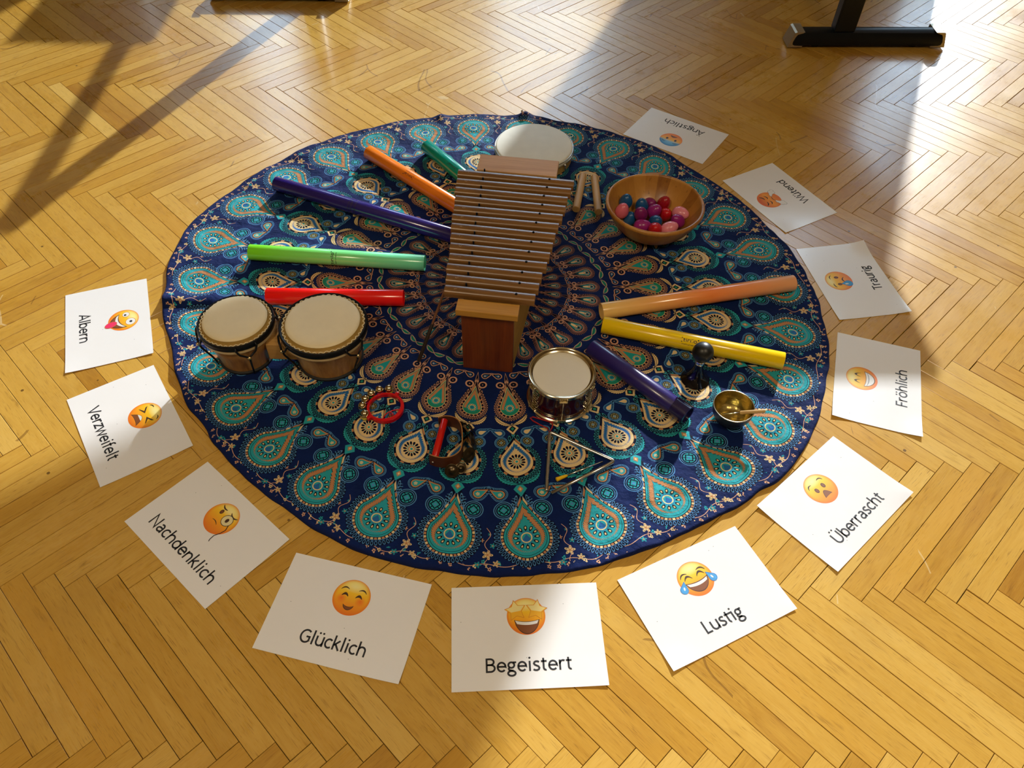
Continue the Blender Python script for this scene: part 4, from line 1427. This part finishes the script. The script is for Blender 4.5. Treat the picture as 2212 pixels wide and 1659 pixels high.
# ------------------------------------------------------------------ strap rattle with red handle
m_leather = simple('brown_leather', (0.11, 0.028, 0.008), .5, var=.2, bump=.3, bscale=400)
m_leatheredge = simple('tan_leather_edge', (0.34, 0.15, 0.035), .55)
m_brassdark = simple('dark_bronze_disc', (0.07, 0.052, 0.03), .32, metal=.9, var=.3)
m_redgloss = simple('red_lacquer', (0.60, 0.008, 0.006), .22, coat=.5)
sr = thing('strap_rattle', 'red handled rattle with a brown leather strap and dark metal jingle discs', 'rattle', (-.140, 1.062, CLOTH))
ha, hb = Vector((-.015, .058, .034)), Vector((-.030, -.043, .026))
bm = new_bm()
dv = (hb - ha).normalized()
add_tube(bm, [ha, ha + dv * .001, hb - dv * .001, hb], [.0075, .0083, .0083, .0075], 24)
sharp(obj('handle', bm, m_redgloss, sr), 40)
path = [(-.030, .060), (-.015, .066), (.004, .064), (.018, .054), (.026, .036), (.029, .014), (.030, -.010), (.026, -.032), (.012, -.046), (-.008, -.052), (-.026, -.050), (-.042, -.044)]
P2 = []
for i in range(len(path) - 1):          # Catmull-Rom
    p0_, p1_, p2_, p3_ = [Vector(path[max(0, min(len(path) - 1, i + q))]) for q in (-1, 0, 1, 2)]
    for s in range(6):
        t = s / 6
        P2.append(.5 * ((2 * p1_) + (p2_ - p0_) * t + (2 * p0_ - 5 * p1_ + 4 * p2_ - p3_) * t * t + (3 * p1_ - p0_ - 3 * p2_ + p3_) * t ** 3))
P2.append(Vector(path[-1]))
bm = new_bm()
rows = []
for i, p in enumerate(P2):
    t = (P2[min(i + 1, len(P2) - 1)] - P2[max(i - 1, 0)]).normalized()
    nrm = Vector((-t.y, t.x)) * .0013
    rows.append([bm.verts.new((p.x - nrm.x, p.y - nrm.y, .001)), bm.verts.new((p.x + nrm.x, p.y + nrm.y, .001)), bm.verts.new((p.x + nrm.x, p.y + nrm.y, .040)), bm.verts.new((p.x - nrm.x, p.y - nrm.y, .040))])
for a_, b_ in zip(rows, rows[1:]):
    for i in range(4):
        f = bm.faces.new((a_[i], a_[(i + 1) % 4], b_[(i + 1) % 4], b_[i]))
        f.material_index = 1 if i == 2 else 0
bm.faces.new(rows[0]); bm.faces.new(rows[-1][::-1])
sharp(obj('strap', bm, [m_leather, m_leatheredge], sr), 40)
for (px_, py_, pz_, rad, az, tilt) in ((.054, .006, .026, .0225, 5, 72), (.046, -.030, .021, .0185, -40, 66), (.010, -.070, .014, .0165, -95, 50), (.046, .042, .025, .020, 40, 68),
                                       (.024, .064, .016, .014, 70, 60), (.030, -.062, .013, .0125, -70, 40)):
    bm = new_bm()
    add_lathe(bm, [(0, .004), (rad * .3, .0038), (rad * .42, .0015), (rad * .9, 0), (rad, .0008), (rad, 0), (rad * .9, -.0012), (rad * .42, .0003), (rad * .3, .0024), (0, .0027)], 36)
    bmesh.ops.rotate(bm, cent=(0, 0, 0), matrix=Matrix.Rotation(R(az), 3, 'Z') @ Matrix.Rotation(R(tilt), 3, 'Y'), verts=bm.verts)
    bmesh.ops.translate(bm, vec=(px_, py_, max(pz_, rad * math.sin(R(tilt)) + .0012)), verts=bm.verts)
    jd = obj('jingle_disc', bm, m_brassdark, sr, smooth=True)
bm = new_bm()
add_ball(bm, (-.034, -.0515, .020), .003, 10)
add_ball(bm, (-.020, .0675, .020), .003, 10)
obj('rivet', bm, m_steel, sr, smooth=True)

# ------------------------------------------------------------------ triangle and its beater
tri = thing('triangle', 'steel triangle with a red cord loop lying on the cloth', 'triangle', (.14, 1.03, CLOTH))
def tp(x, y, z=.0046): return Vector((x - .14, y - 1.03, z))
apex, right, e1, e2 = tp(.092, 1.116), tp(.241, 1.037), tp(.083, .952), tp(.094, .946)
def round_corner(a, v, b, r_=.010, n=6):
    da, db = (a - v).normalized(), (b - v).normalized()
    return [v + da * r_ * (1 - t) ** 2 + db * r_ * t ** 2 for t in [i / n for i in range(n + 1)]]
bm = new_bm()
add_tube(bm, [e1, e1.lerp(apex, .02)] + round_corner(e1, apex, right) + round_corner(apex, right, e2) + [e2], .0043, 14)
obj('rod', bm, m_steel, tri, smooth=True)
bm = new_bm()
lp = [tp(.091, 1.113, .006), tp(.098, 1.128, .007), tp(.099, 1.142, .006), tp(.075, 1.152, .004), tp(.052, 1.160, .004), tp(.046, 1.156, .004), tp(.052, 1.148, .004), tp(.070, 1.136, .004), tp(.086, 1.126, .006)]
add_tube(bm, lp, .0017, 8, closed=True)
obj('cord_loop', bm, simple('red_cord', (.36, .008, .012), .6, bump=.4, bscale=900), tri, smooth=True)
bt = thing('triangle_beater', 'thin metal beater with a yellow plastic grip inside the triangle', 'beater', (.16, 1.01, CLOTH), 0)
ba, bb = Vector((.105 - .16, .982 - 1.01, .0052)), Vector((.213 - .16, 1.036 - 1.01, .0035))
bm = new_bm()
add_tube(bm, [ba.lerp(bb, .2), bb], .0019, 10)
obj('rod', bm, m_steel, bt, smooth=True)
bm = new_bm()
add_tube(bm, [ba, ba.lerp(bb, .012), ba.lerp(bb, .19), ba.lerp(bb, .235)], [.0035, .0052, .0036, .0024], 16)
sharp(obj('grip', bm, simple('yellow_grip_plastic', (.85, .52, .01), .3), bt), 50)

# ------------------------------------------------------------------ hooter horn
m_blackgloss = simple('black_gloss_metal', (0.004, 0.004, 0.006), .1, coat=.5)
m_rubberbulb = simple('black_rubber_bulb', (0.005, 0.006, 0.007), .4)
hn = thing('bulb_horn', 'black hooter horn standing on its bell with a round rubber bulb on top', 'horn', (.459, 1.2965, CLOTH))
bm = new_bm()
prof = [(.033, .0015), (.0355, .0), (.0362, .0015), (.034, .004), (.027, .011), (.020, .022), (.0145, .036), (.0115, .050), (.0105, .062), (.0095, .062), (.0105, .05), (.0135, .036), (.019, .0215), (.026, .0105)]
add_lathe(bm, prof, 48, closed=True)
sharp(obj('bell', bm, m_blackgloss, hn), 60)
bm = new_bm()
add_lathe(bm, [(0, .060), (.0112, .060), (.0118, .062), (.0118, .070), (.0108, .072), (0, .072)], 32)
sharp(obj('collar', bm, m_steel, hn), 40)
bm = new_bm()
prof = [(0, .071), (.0095, .071), (.0105, .075)] + [(.0258 * math.sin(t), .100 - .0258 * math.cos(t)) for t in [R(28) + (PI - R(28)) * i / 20 for i in range(20)]] + [(0, .1258)]
add_lathe(bm, prof, 48)
obj('bulb', bm, m_rubberbulb, hn, smooth=True)

# ------------------------------------------------------------------ singing bowl and stick
m_brass = simple('hammered_brass', (0.42, 0.33, 0.12), .26, metal=1.0, var=.25, vscale=60, bump=.5, bscale=90)
m_darkmetal = simple('dark_blue_patina', (0.045, 0.05, 0.065), .35, metal=.6)
m_brightrim = simple('bright_rim_metal', (0.75, 0.70, 0.55), .2, metal=1.0)
sb = thing('singing_bowl', 'small brass singing bowl, dark outside, in the sunlight beside the horn', 'bowl', (.526, 1.173, CLOTH))
bm = new_bm()
add_lathe(bm, [(0, 0), (.024, 0), (.031, .003), (.040, .013), (.046, .027), (.0485, .040), (.049, .049)], 64)
obj('outside', bm, m_darkmetal, sb, smooth=True)
bm = new_bm()
add_lathe(bm, [(.049, .049), (.0488, .0505), (.0468, .0505), (.0463, .0493)], 64)
obj('rim', bm, m_brightrim, sb, smooth=True)
bm = new_bm()
add_lathe(bm, [(.0463, .0493), (.0455, .040), (.043, .027), (.0375, .0145), (.029, .0062), (.02, .0042), (0, .004)], 64)
obj('inside', bm, m_brass, sb, smooth=True)
st = thing('singing_bowl_stick', 'short striker with a wooden handle lying across the singing bowl rim', 'stick', (.526, 1.173, CLOTH))
a_, b_ = Vector((-.026, -.010, .031)), Vector((.067, -.022, .0615))
bm = new_bm()
q = a_.lerp(b_, .42)
add_tube(bm, [q, q.lerp(b_, .04), b_.lerp(q, .03), b_], [.0036, .0046, .0046, .0040], 14)
sharp(obj('handle', bm, m_clave, st), 50)
bm = new_bm()
add_tube(bm, [a_, q.lerp(b_, .02)], [.0009, .0014], 8)
obj('pin', bm, m_steel, st, smooth=True)

# ------------------------------------------------------------------ dry leaf scrap on the floor behind the cloth
bm = new_bm()
pts = [(-.006, 0, .0004), (-.002, .003, .0022), (.004, .002, .0018), (.007, -.001, .0006), (.002, -.003, .0012)]
vs0 = [bm.verts.new(p) for p in pts]
vs1 = [bm.verts.new((p[0], p[1], p[2] + .0012)) for p in pts]
bm.faces.new(vs0[::-1]); bm.faces.new(vs1)
for i in range(5): bm.faces.new((vs0[i], vs0[(i + 1) % 5], vs1[(i + 1) % 5], vs1[i]))
o = obj('leaf_scrap', bm, simple('dry_leaf', (.10, .055, .01), .8), loc=(.009, 2.525, 0), rot=(0, 0, 1.2))
tag(o, 'tiny brown scrap of dry leaf on the floor behind the cloth', 'leaf')
# ------------------------------------------------------------------ the eleven emotion cards
def face_mat(name, blue=False, blush=False, angry=False):
    k = NT(name)
    uv = k.n('ShaderNodeUVMap', uv_map='disc').outputs[0]
    sp = k.n('ShaderNodeSeparateXYZ'); k.l(uv, sp.inputs[0])
    x, y = E(k, sp.outputs[0]), E(k, sp.outputs[1])
    r = k.math('SQRT', x * x + y * y)
    v = k.ramp(y * .5 + .5, [(0.0, (.80, .19, .006)), (.32, (.90, .34, .008)), (.62, (.93, .56, .012)), (.95, (.93, .80, .16))] if not angry else
               [(0.0, (.72, .16, .008)), (.5, (.88, .34, .01)), (1.0, (.62, .07, .01))])
    e = k.math('MULTIPLY', r.f('SUBTRACT', .72), 3.4, clamp=True)
    col = k.mix(e * e, v, (.80, .17, .008, 1))
    if not angry and not blue:
        hi = k.math('MULTIPLY', k.math('SUBTRACT', 1.0, k.math('SQRT', x * x * 2.2 + (y - .62) * (y - .62) * 7.0)), .75, clamp=True)
        col = k.mix(hi, col, (.95, .88, .45, 1))
    if blue:
        t = k.math('MULTIPLY', y.f('SUBTRACT', .02), 3.2, clamp=True)
        b = k.ramp(r, [(0.0, (.30, .60, .85)), (.7, (.12, .42, .75)), (1.0, (.02, .20, .55))])
        col = k.mix(t, col, b)
    if blush:
        for sx_ in (-1, 1):
            d = k.math('SQRT', (x - .52 * sx_) * (x - .52 * sx_) + (y + .12) * (y + .12))
            col = k.mix(k.math('MULTIPLY', k.math('SUBTRACT', 1.0, d * 3.2), .75, clamp=True), col, (.85, .09, .006, 1))
    k.l(col, k.b.inputs['Base Color'])
    k.b.inputs['Roughness'].default_value = .45
    return k.m
m_face = face_mat('printed_yellow_face')
m_faceblue = face_mat('printed_half_blue_face', blue=True)
m_faceblush = face_mat('printed_blushing_face', blush=True)
m_faceangry = face_mat('printed_fuming_face', angry=True)
m_inkbrown = simple('printed_dark_brown', (.06, .022, .006), .5)
m_mouth = simple('printed_mouth_brown', (.22, .065, .012), .5)
m_white = simple('printed_white', (.80, .80, .78), .5)
m_tear = simple('printed_tear_blue', (.05, .33, .70), .5, var=.25, vscale=120)
m_teardark = simple('printed_tear_rim', (.02, .20, .55), .5)
m_tongue = simple('printed_tongue_pink', (.80, .025, .12), .5)
m_star = simple('printed_star_cream', (.88, .74, .30), .5)
m_stargold = simple('printed_star_gold', (.88, .45, .015), .5)
m_grey = simple('printed_grey', (.22, .24, .27), .5)
m_lens = simple('printed_lens', (.80, .70, .36), .5)
m_orange_rim = simple('printed_orange_rim', (.62, .17, .015), .5)
INKS = [None, m_inkbrown, m_mouth, m_white, m_tear, m_tongue, m_star, m_stargold, m_grey, m_lens, m_ink, m_teardark, m_orange_rim]
FACE, BRN, MTH, WHT, TEAR, TNG, STR, GLD, GRY, LNS, BLK, TDK, ORM = range(13)

def card_paper():
    k = NT('glossy_laminated_paper')
    tc = k.n('ShaderNodeTexCoord').outputs['Object']
    k.l(k.mix(k.noise(tc, 6, 3), (.83, .83, .83, 1), (.87, .87, .87, 1)), k.b.inputs['Base Color'])
    k.b.inputs['Roughness'].default_value = .3
    k.b.inputs['Coat Weight'].default_value = .5
    k.b.inputs['Coat Roughness'].default_value = .12
    k.bump(k.noise(tc, 14, 2), .12, .004)
    return k.m
m_card = card_paper()
m_fleck = simple('dirt_fleck', (.12, .12, .13), .8)
CWD, CHT = .297, .210

def star_poly(cx, cy, r_, rot, inner=.5):
    return [(cx + (r_ if i % 2 == 0 else r_ * inner) * math.cos(R(90 + rot + 36 * i)), cy + (r_ if i % 2 == 0 else r_ * inner) * math.sin(R(90 + rot + 36 * i))) for i in range(10)]
def ell(cx, cy, rx, ry, rot=0, n=28):
    c, s = math.cos(R(rot)), math.sin(R(rot))
    return [(cx + rx * math.cos(a) * c - ry * math.sin(a) * s, cy + rx * math.cos(a) * s + ry * math.sin(a) * c) for a in [2 * PI * i / n for i in range(n)]]
def bow(x0, y0, x1, y1, sag, w, n=12):
    """tapered curved stroke from (x0,y0) to (x1,y1)"""
    up, dn = [], []
    dx, dy = x1 - x0, y1 - y0
    L = math.hypot(dx, dy)
    nx, ny = -dy / L, dx / L
    for i in range(n + 1):
        t = i / n
        b = sag * 4 * t * (1 - t)
        h = w / 2 * (.35 + .65 * math.sin(PI * t) ** .6)
        cx_, cy_ = x0 + dx * t + nx * b, y0 + dy * t + ny * b
        up.append((cx_ + nx * h, cy_ + ny * h)); dn.append((cx_ - nx * h, cy_ - ny * h))
    return up + dn[::-1]
def smile(cx, cy, w, top, bottom, n=18):
    """open mouth: upper edge sagging by top, lower edge by bottom (negative = upwards)"""
    u = [(cx - w + 2 * w * i / n, cy - top * (1 - (2 * i / n - 1) ** 2)) for i in range(n + 1)]
    l = [(cx + w - 2 * w * i / n, cy - bottom * (max(0, 1 - (2 * i / n - 1) ** 2)) ** .62) for i in range(n + 1)]
    return u + l[1:-1]
def teardrop(cx, cy, r_, tipx, tipy):
    d = math.atan2(tipy - cy, tipx - cx)
    L = math.hypot(tipx - cx, tipy - cy)
    b = math.acos(min(.99, r_ / L))
    return [(tipx, tipy)] + [(cx + r_ * math.cos(d + b + (2 * PI - 2 * b) * i / 18), cy + r_ * math.sin(d + b + (2 * PI - 2 * b) * i / 18)) for i in range(19)]

def shapes(kind):
    S = [(FACE, ell(0, 0, 1, 1, 0, 56))]
    a = S.append
    if kind == 'star':
        a((BRN, smile(.03, -.19, .66, .10, .78))); a((MTH, smile(.03, -.22, .62, .10, .70)))
        a((WHT, [(.03 - .62, -.22)] + [(.03 - .6 + 1.2 * i / 14, -.23 - .09 * (1 - (2 * i / 14 - 1) ** 2)) for i in range(15)] + [(.03 + .52 - 1.04 * i / 14, -.41 - .07 * (1 - (2 * i / 14 - 1) ** 2)) for i in range(15)]))
        for cx_, rot in ((-.53, 10), (.55, -10)):
            a((ORM, star_poly(cx_, .32, .60, rot, .52))); a((GLD, star_poly(cx_, .32, .56, rot, .52)))
            a((STR, [p for p in star_poly(cx_, .34, .50, rot, .52) if p[1] > .14] or star_poly(cx_, .34, .4, rot)))
    elif kind == 'joy':
        a((BRN, smile(0, -.06, .70, .12, .72))); a((MTH, smile(0, -.10, .655, .11, .63)))
        a((WHT, [(-.64, -.11)] + [(-.62 + 1.24 * i / 12, -.13 - .10 * (1 - (2 * i / 12 - 1) ** 2)) for i in range(13)] + [(.55 - 1.10 * i / 12, -.30 - .10 * (1 - (2 * i / 12 - 1) ** 2)) for i in range(13)]))
        for s in (-1, 1):
            a((BRN, bow(s * .14, .08, s * .62, .08, s * .20, .12)))
            a((BRN, bow(s * .30, .42, s * .78, .26, s * .13, .085)))
            a((TDK, teardrop(s * .92, -.33, .23, s * .68, .12))); a((TEAR, teardrop(s * .92, -.34, .195, s * .70, .05)))
            a((WHT, ell(s * .88, -.27, .05, .10, s * 20)))
    elif kind == 'surprised':
        a((BRN, smile(0, -.60, .31, -.42, -.03))); a((MTH, smile(0, -.585, .27, -.36, -.03)))
        for s in (-1, 1):
            a((BRN, ell(s * .30, .05, .125, .165))); a((MTH, ell(s * .30, .05, .085, .12)))
            a((BRN, bow(s * .26, .50, s * .64, .33, s * .11, .075)))
    elif kind == 'grin':
        a((BRN, smile(0, -.14, .68, .12, .70))); a((WHT, smile(0, -.18, .63, .11, .61)))
        a((GRY, bow(-.58, -.33, .58, -.33, -.12, .05)))
        for s in (-1, 1):
            a((BRN, bow(s * .11, .08, s * .46, .08, s * .32, .15)))
    elif kind == 'cry':
        a((BRN, bow(-.24, -.52, .34, -.50, .20, .11)))
        for s in (-1, 1):
            a((BRN, ell(s * .36, .06, .12, .17))); a((MTH, ell(s * .36, .06, .08, .12)))
        a((BRN, bow(-.66, .40, -.24, .52, .05, .08))); a((BRN, bow(.22, .55, .62, .38, .09, .08)))
        a((TDK, teardrop(-.36, -.62, .30, -.33, -.06))); a((TEAR, teardrop(-.36, -.63, .26, -.33, -.12))); a((WHT, ell(-.40, -.45, .06, .14)))
    elif kind == 'fume':
        a((BRN, bow(-.26, -.42, .26, -.42, .09, .06)))
        for s in (-1, 1):
            a((BRN, bow(s * .12, .06, s * .56, .16, s * -.10, .10)))
            a((BRN, bow(s * .14, .34, s * .58, .60, s * -.08, .11)))
            for dx, dy, rr in ((.48, -.50, .12), (.62, -.62, .16), (.80, -.70, .19), (.66, -.84, .17), (.9, -.9, .14), (.36, -.44, .07)):
                a((GRY, ell(s * dx, dy, rr + .025, rr + .025, 0, 16)))
            for dx, dy, rr in ((.48, -.50, .12), (.62, -.62, .16), (.80, -.70, .19), (.66, -.84, .17), (.9, -.9, .14), (.36, -.44, .07)):
                a((WHT, ell(s * dx, dy, rr, rr, 0, 16)))
    elif kind == 'anxious':
        a((BRN, smile(0, -.66, .34, -.26, -.02))); a((MTH, smile(0, -.645, .28, -.20, -.02)))
        for s in (-1, 1):
            a((BRN, ell(s * .40, -.06, .11, .15))); a((BLK, ell(s * .40, -.06, .06, .09)))
            a((BRN, bow(s * .32, .42, s * .70, .30, s * .07, .07)))
    elif kind == 'zany':
        a((WHT, ell(-.42, .32, .23, .23))); a((BLK, ell(-.42, .24, .085, .085)))
        a((ORM, ell(.40, .34, .34, .34))); a((WHT, ell(.40, .34, .31, .31))); a((BLK, ell(.40, .36, .10, .10)))
        a((ORM, ell(-.42, .32, .245, .245))); a((WHT, ell(-.42, .32, .22, .22))); a((BLK, ell(-.40, .26, .085, .085)))
        a((BRN, smile(.02, -.02, .72, .26, .92))); a((MTH, smile(.02, -.07, .665, .26, .80)))
        a((WHT, [(.02 - .66 + 1.32 * i / 14, -.09 - .25 * (1 - (2 * i / 14 - 1) ** 2)) for i in range(15)] + [(.02 + .58 - 1.16 * i / 14, -.28 - .25 * (1 - (2 * i / 14 - 1) ** 2)) for i in range(15)]))
        a((ORM, ell(-.02, -.86, .27, .42))); a((TNG, ell(-.02, -.86, .24, .39)))
    elif kind == 'tired':
        a((BRN, smile(0, -.74, .52, -.56, -.10))); a((MTH, smile(0, -.715, .47, -.50, -.10)))
        a((WHT, smile(0, -.36, .28, -.16, 0)))
        for s in (-1, 1):
            a((BRN, [(s * .16, .05), (s * .66, .36), (s * .60, .22), (s * .36, .07), (s * .62, -.12), (s * .66, -.20)]))
            a((BRN, bow(s * .36, .66, s * .66, .50, s * .06, .07)))
    elif kind == 'monocle':
        a((BRN, bow(-.40, -.33, .10, -.44, .07, .05)))
        a((BRN, ell(-.36, .28, .11, .15))); a((MTH, ell(-.36, .28, .07, .10)))
        a((BRN, bow(-.62, .66, -.18, .54, -.08, .09))); a((BRN, bow(.14, .60, .74, .56, -.14, .10)))
        a((BLK, ell(.34, .12, .36, .36))); a((LNS, ell(.34, .12, .325, .325))); a((BRN, ell(.34, .12, .10, .14)))
        for (x0, y0), (x1, y1) in (((.66, -.02), (.78, -.30)), ((.78, -.30), (.72, -.62)), ((.72, -.62), (.58, -.90)), ((.58, -.90), (.60, -1.18)), ((.60, -1.18), (.66, -1.32))):
            L = math.hypot(x1 - x0, y1 - y0); nx, ny = -(y1 - y0) / L * .025, (x1 - x0) / L * .025
            a((BLK, [(x0 + nx, y0 + ny), (x1 + nx, y1 + ny), (x1 - nx, y1 - ny), (x0 - nx, y0 - ny)]))
    elif kind == 'blush':
        a((BRN, smile(-.02, -.42, .30, .10, .30))); a((MTH, smile(-.02, -.45, .25, .10, .23)))
        for s in (-1, 1):
            a((BRN, bow(s * .20, .02, s * .56, .02, s * .13, .14)))
            a((BRN, bow(s * .26, .42, s * .70, .34, s * .12, .08)))
    return S

CARDS = [
 ('Ängstlich', .5375, 2.4021, 2.5676, 'anxious', m_faceblue, .150, [(-1, -1, .001), (1, 1, .001)], 'white card reading Ängstlich with a half blue frightened face'),
 ('Wütend', .8228, 2.0687, 2.1037, 'fume', m_faceangry, .128, [(-1, 1, .002), (1, 1, .001)], 'white card reading Wütend with a fuming face blowing steam'),
 ('Traurig', .9545, 1.6887, 1.7576, 'cry', m_face, .099, [(-1, -1, .004), (1, -1, .009), (-1, 1, .002)], 'white card reading Traurig with a crying face and a bent corner'),
 ('Fröhlich', .9216, 1.3058, 1.2820, 'grin', m_face, .128, [(-1, 1, .004), (-1, -1, .005)], 'white card reading Fröhlich with a face showing all its teeth'),
 ('Überrascht', .7292, .9542, .7423, 'surprised', m_face, .179, [(-1, 1, .004), (1, -1, .004), (-1, -1, .002)], 'white card reading Überrascht with a surprised open-mouthed face'),
 ('Lus~g', .4080, .7191, .4703, 'joy', m_face, .0935, [(-1, -1, .003), (1, -1, .002)], 'white card reading Lustig with a face laughing tears'),
 ('Begeistert', .0433, .6235, .0700, 'star', m_face, .169, [(1, -1, .002)], 'white card reading Begeistert with a star-eyed face, at the front'),
 ('Glücklich', -.3204, .6536, -.2152, 'blush', m_faceblush, .138, [(1, -1, .005)], 'white card reading Glücklich with a softly smiling blushing face'),
 ('Nachdenklich', -.6442, .8346, -.7058, 'monocle', m_face, .222, [(1, 1, .002)], 'white card reading Nachdenklich with a face wearing a monocle'),
 ('Verzweifelt', -.9047, 1.1160, -.9663, 'tired', m_face, .179, [(1, 1, .002), (1, -1, .001)], 'white card reading Verzweifelt with a wailing face and squeezed eyes'),
 ('Albern', -1.0661, 1.4376, -1.2031, 'zany', m_face, .1085, [(1, -1, .002), (1, 1, .002)], 'white card reading Albern with a goofy face sticking out its tongue'),
]
for ci, (word, cx, cy, ang, kind, fmat, width, lifts, label) in enumerate(CARDS):
    rnd = random.Random(ci)
    def bend(x, y):
        z = .0006
        for sx_, sy_, h in lifts:
            d = math.hypot((x - sx_ * CWD / 2) * 1.0, (y - sy_ * CHT / 2) * 1.2)
            t = max(0, 1 - d / .085)
            z += h * t * t
        return z
    NXC, NYC = 36, 26
    bm = new_bm()
    top = [[bm.verts.new((-CWD / 2 + CWD * i / NXC, -CHT / 2 + CHT * j / NYC, bend(-CWD / 2 + CWD * i / NXC, -CHT / 2 + CHT * j / NYC))) for i in range(NXC + 1)] for j in range(NYC + 1)]
    bot = [[bm.verts.new((v.co.x, v.co.y, v.co.z - .0005)) for v in row] for row in top]
    for j in range(NYC):
        for i in range(NXC):
            bm.faces.new((top[j][i], top[j][i + 1], top[j + 1][i + 1], top[j + 1][i]))
            bm.faces.new((bot[j][i], bot[j + 1][i], bot[j + 1][i + 1], bot[j][i + 1]))
    for i in range(NXC):
        bm.faces.new((bot[0][i], bot[0][i + 1], top[0][i + 1], top[0][i])); bm.faces.new((top[NYC][i], top[NYC][i + 1], bot[NYC][i + 1], bot[NYC][i]))
    for j in range(NYC):
        bm.faces.new((top[j][0], top[j + 1][0], bot[j + 1][0], bot[j][0])); bm.faces.new((bot[j][NXC], bot[j + 1][NXC], top[j + 1][NXC], top[j][NXC]))
    card = sharp(obj('emotion_card', bm, m_card, loc=(cx, cy, .0006), rot=(0, 0, ang)), 30)
    tag(card, label, 'card', 'emotion cards around the cloth')
    bm = new_bm()
    add_text(bm, word, -width / 2 - .001, -.0715, .0425, lambda x, y: (x, y, bend(x, y) + .00022), .086, width)
    obj('printed_word', bm, m_ink, card)
    # the printed face: flat layers a tenth of a millimetre apart
    RF = .0385
    bm = new_bm()
    uvl = bm.loops.layers.uv.new('disc')
    tilt = R(18) if kind == 'zany' else (R(-3) if kind == 'fume' else 0)
    ct, stt = math.cos(tilt), math.sin(tilt)
    for li, (mi, poly) in enumerate(shapes(kind)):
        zz = .00015 + li * .00003
        pv = []
        for (x, y) in poly:
            X_, Y_ = (x * ct - y * stt) * RF, (x * stt + y * ct) * RF + .0385
            pv.append(bm.verts.new((X_, Y_, bend(X_, Y_) + zz)))
        try:
            f = bm.faces.new(pv)
        except ValueError:
            continue
        f.material_index = mi
        if f.normal.z < 0: f.normal_flip()
        for lp, v in zip(f.loops, f.verts):
            pass
        for lp in f.loops:
            i_ = pv.index(lp.vert)
            lp[uvl].uv = poly[i_]
    bmesh.ops.triangulate(bm, faces=[f for f in bm.faces if len(f.verts) > 4])
    fo = obj('printed_face', bm, [fmat] + INKS[1:], card)
    # a few dirt flecks
    bm = new_bm()
    for q in range(4):
        fx, fy = rnd.uniform(-.13, .13), rnd.uniform(-.095, .095)
        if abs(fx) < .05 and fy > -.01: continue
        pv = [bm.verts.new((fx + .0009 * math.cos(t), fy + .0006 * math.sin(t), bend(fx, fy) + .0002)) for t in [2 * PI * i / 7 for i in range(7)]]
        bm.faces.new(pv)
    if len(bm.faces): obj('dirt_flecks', bm, m_fleck, card)
    else: bm.free()
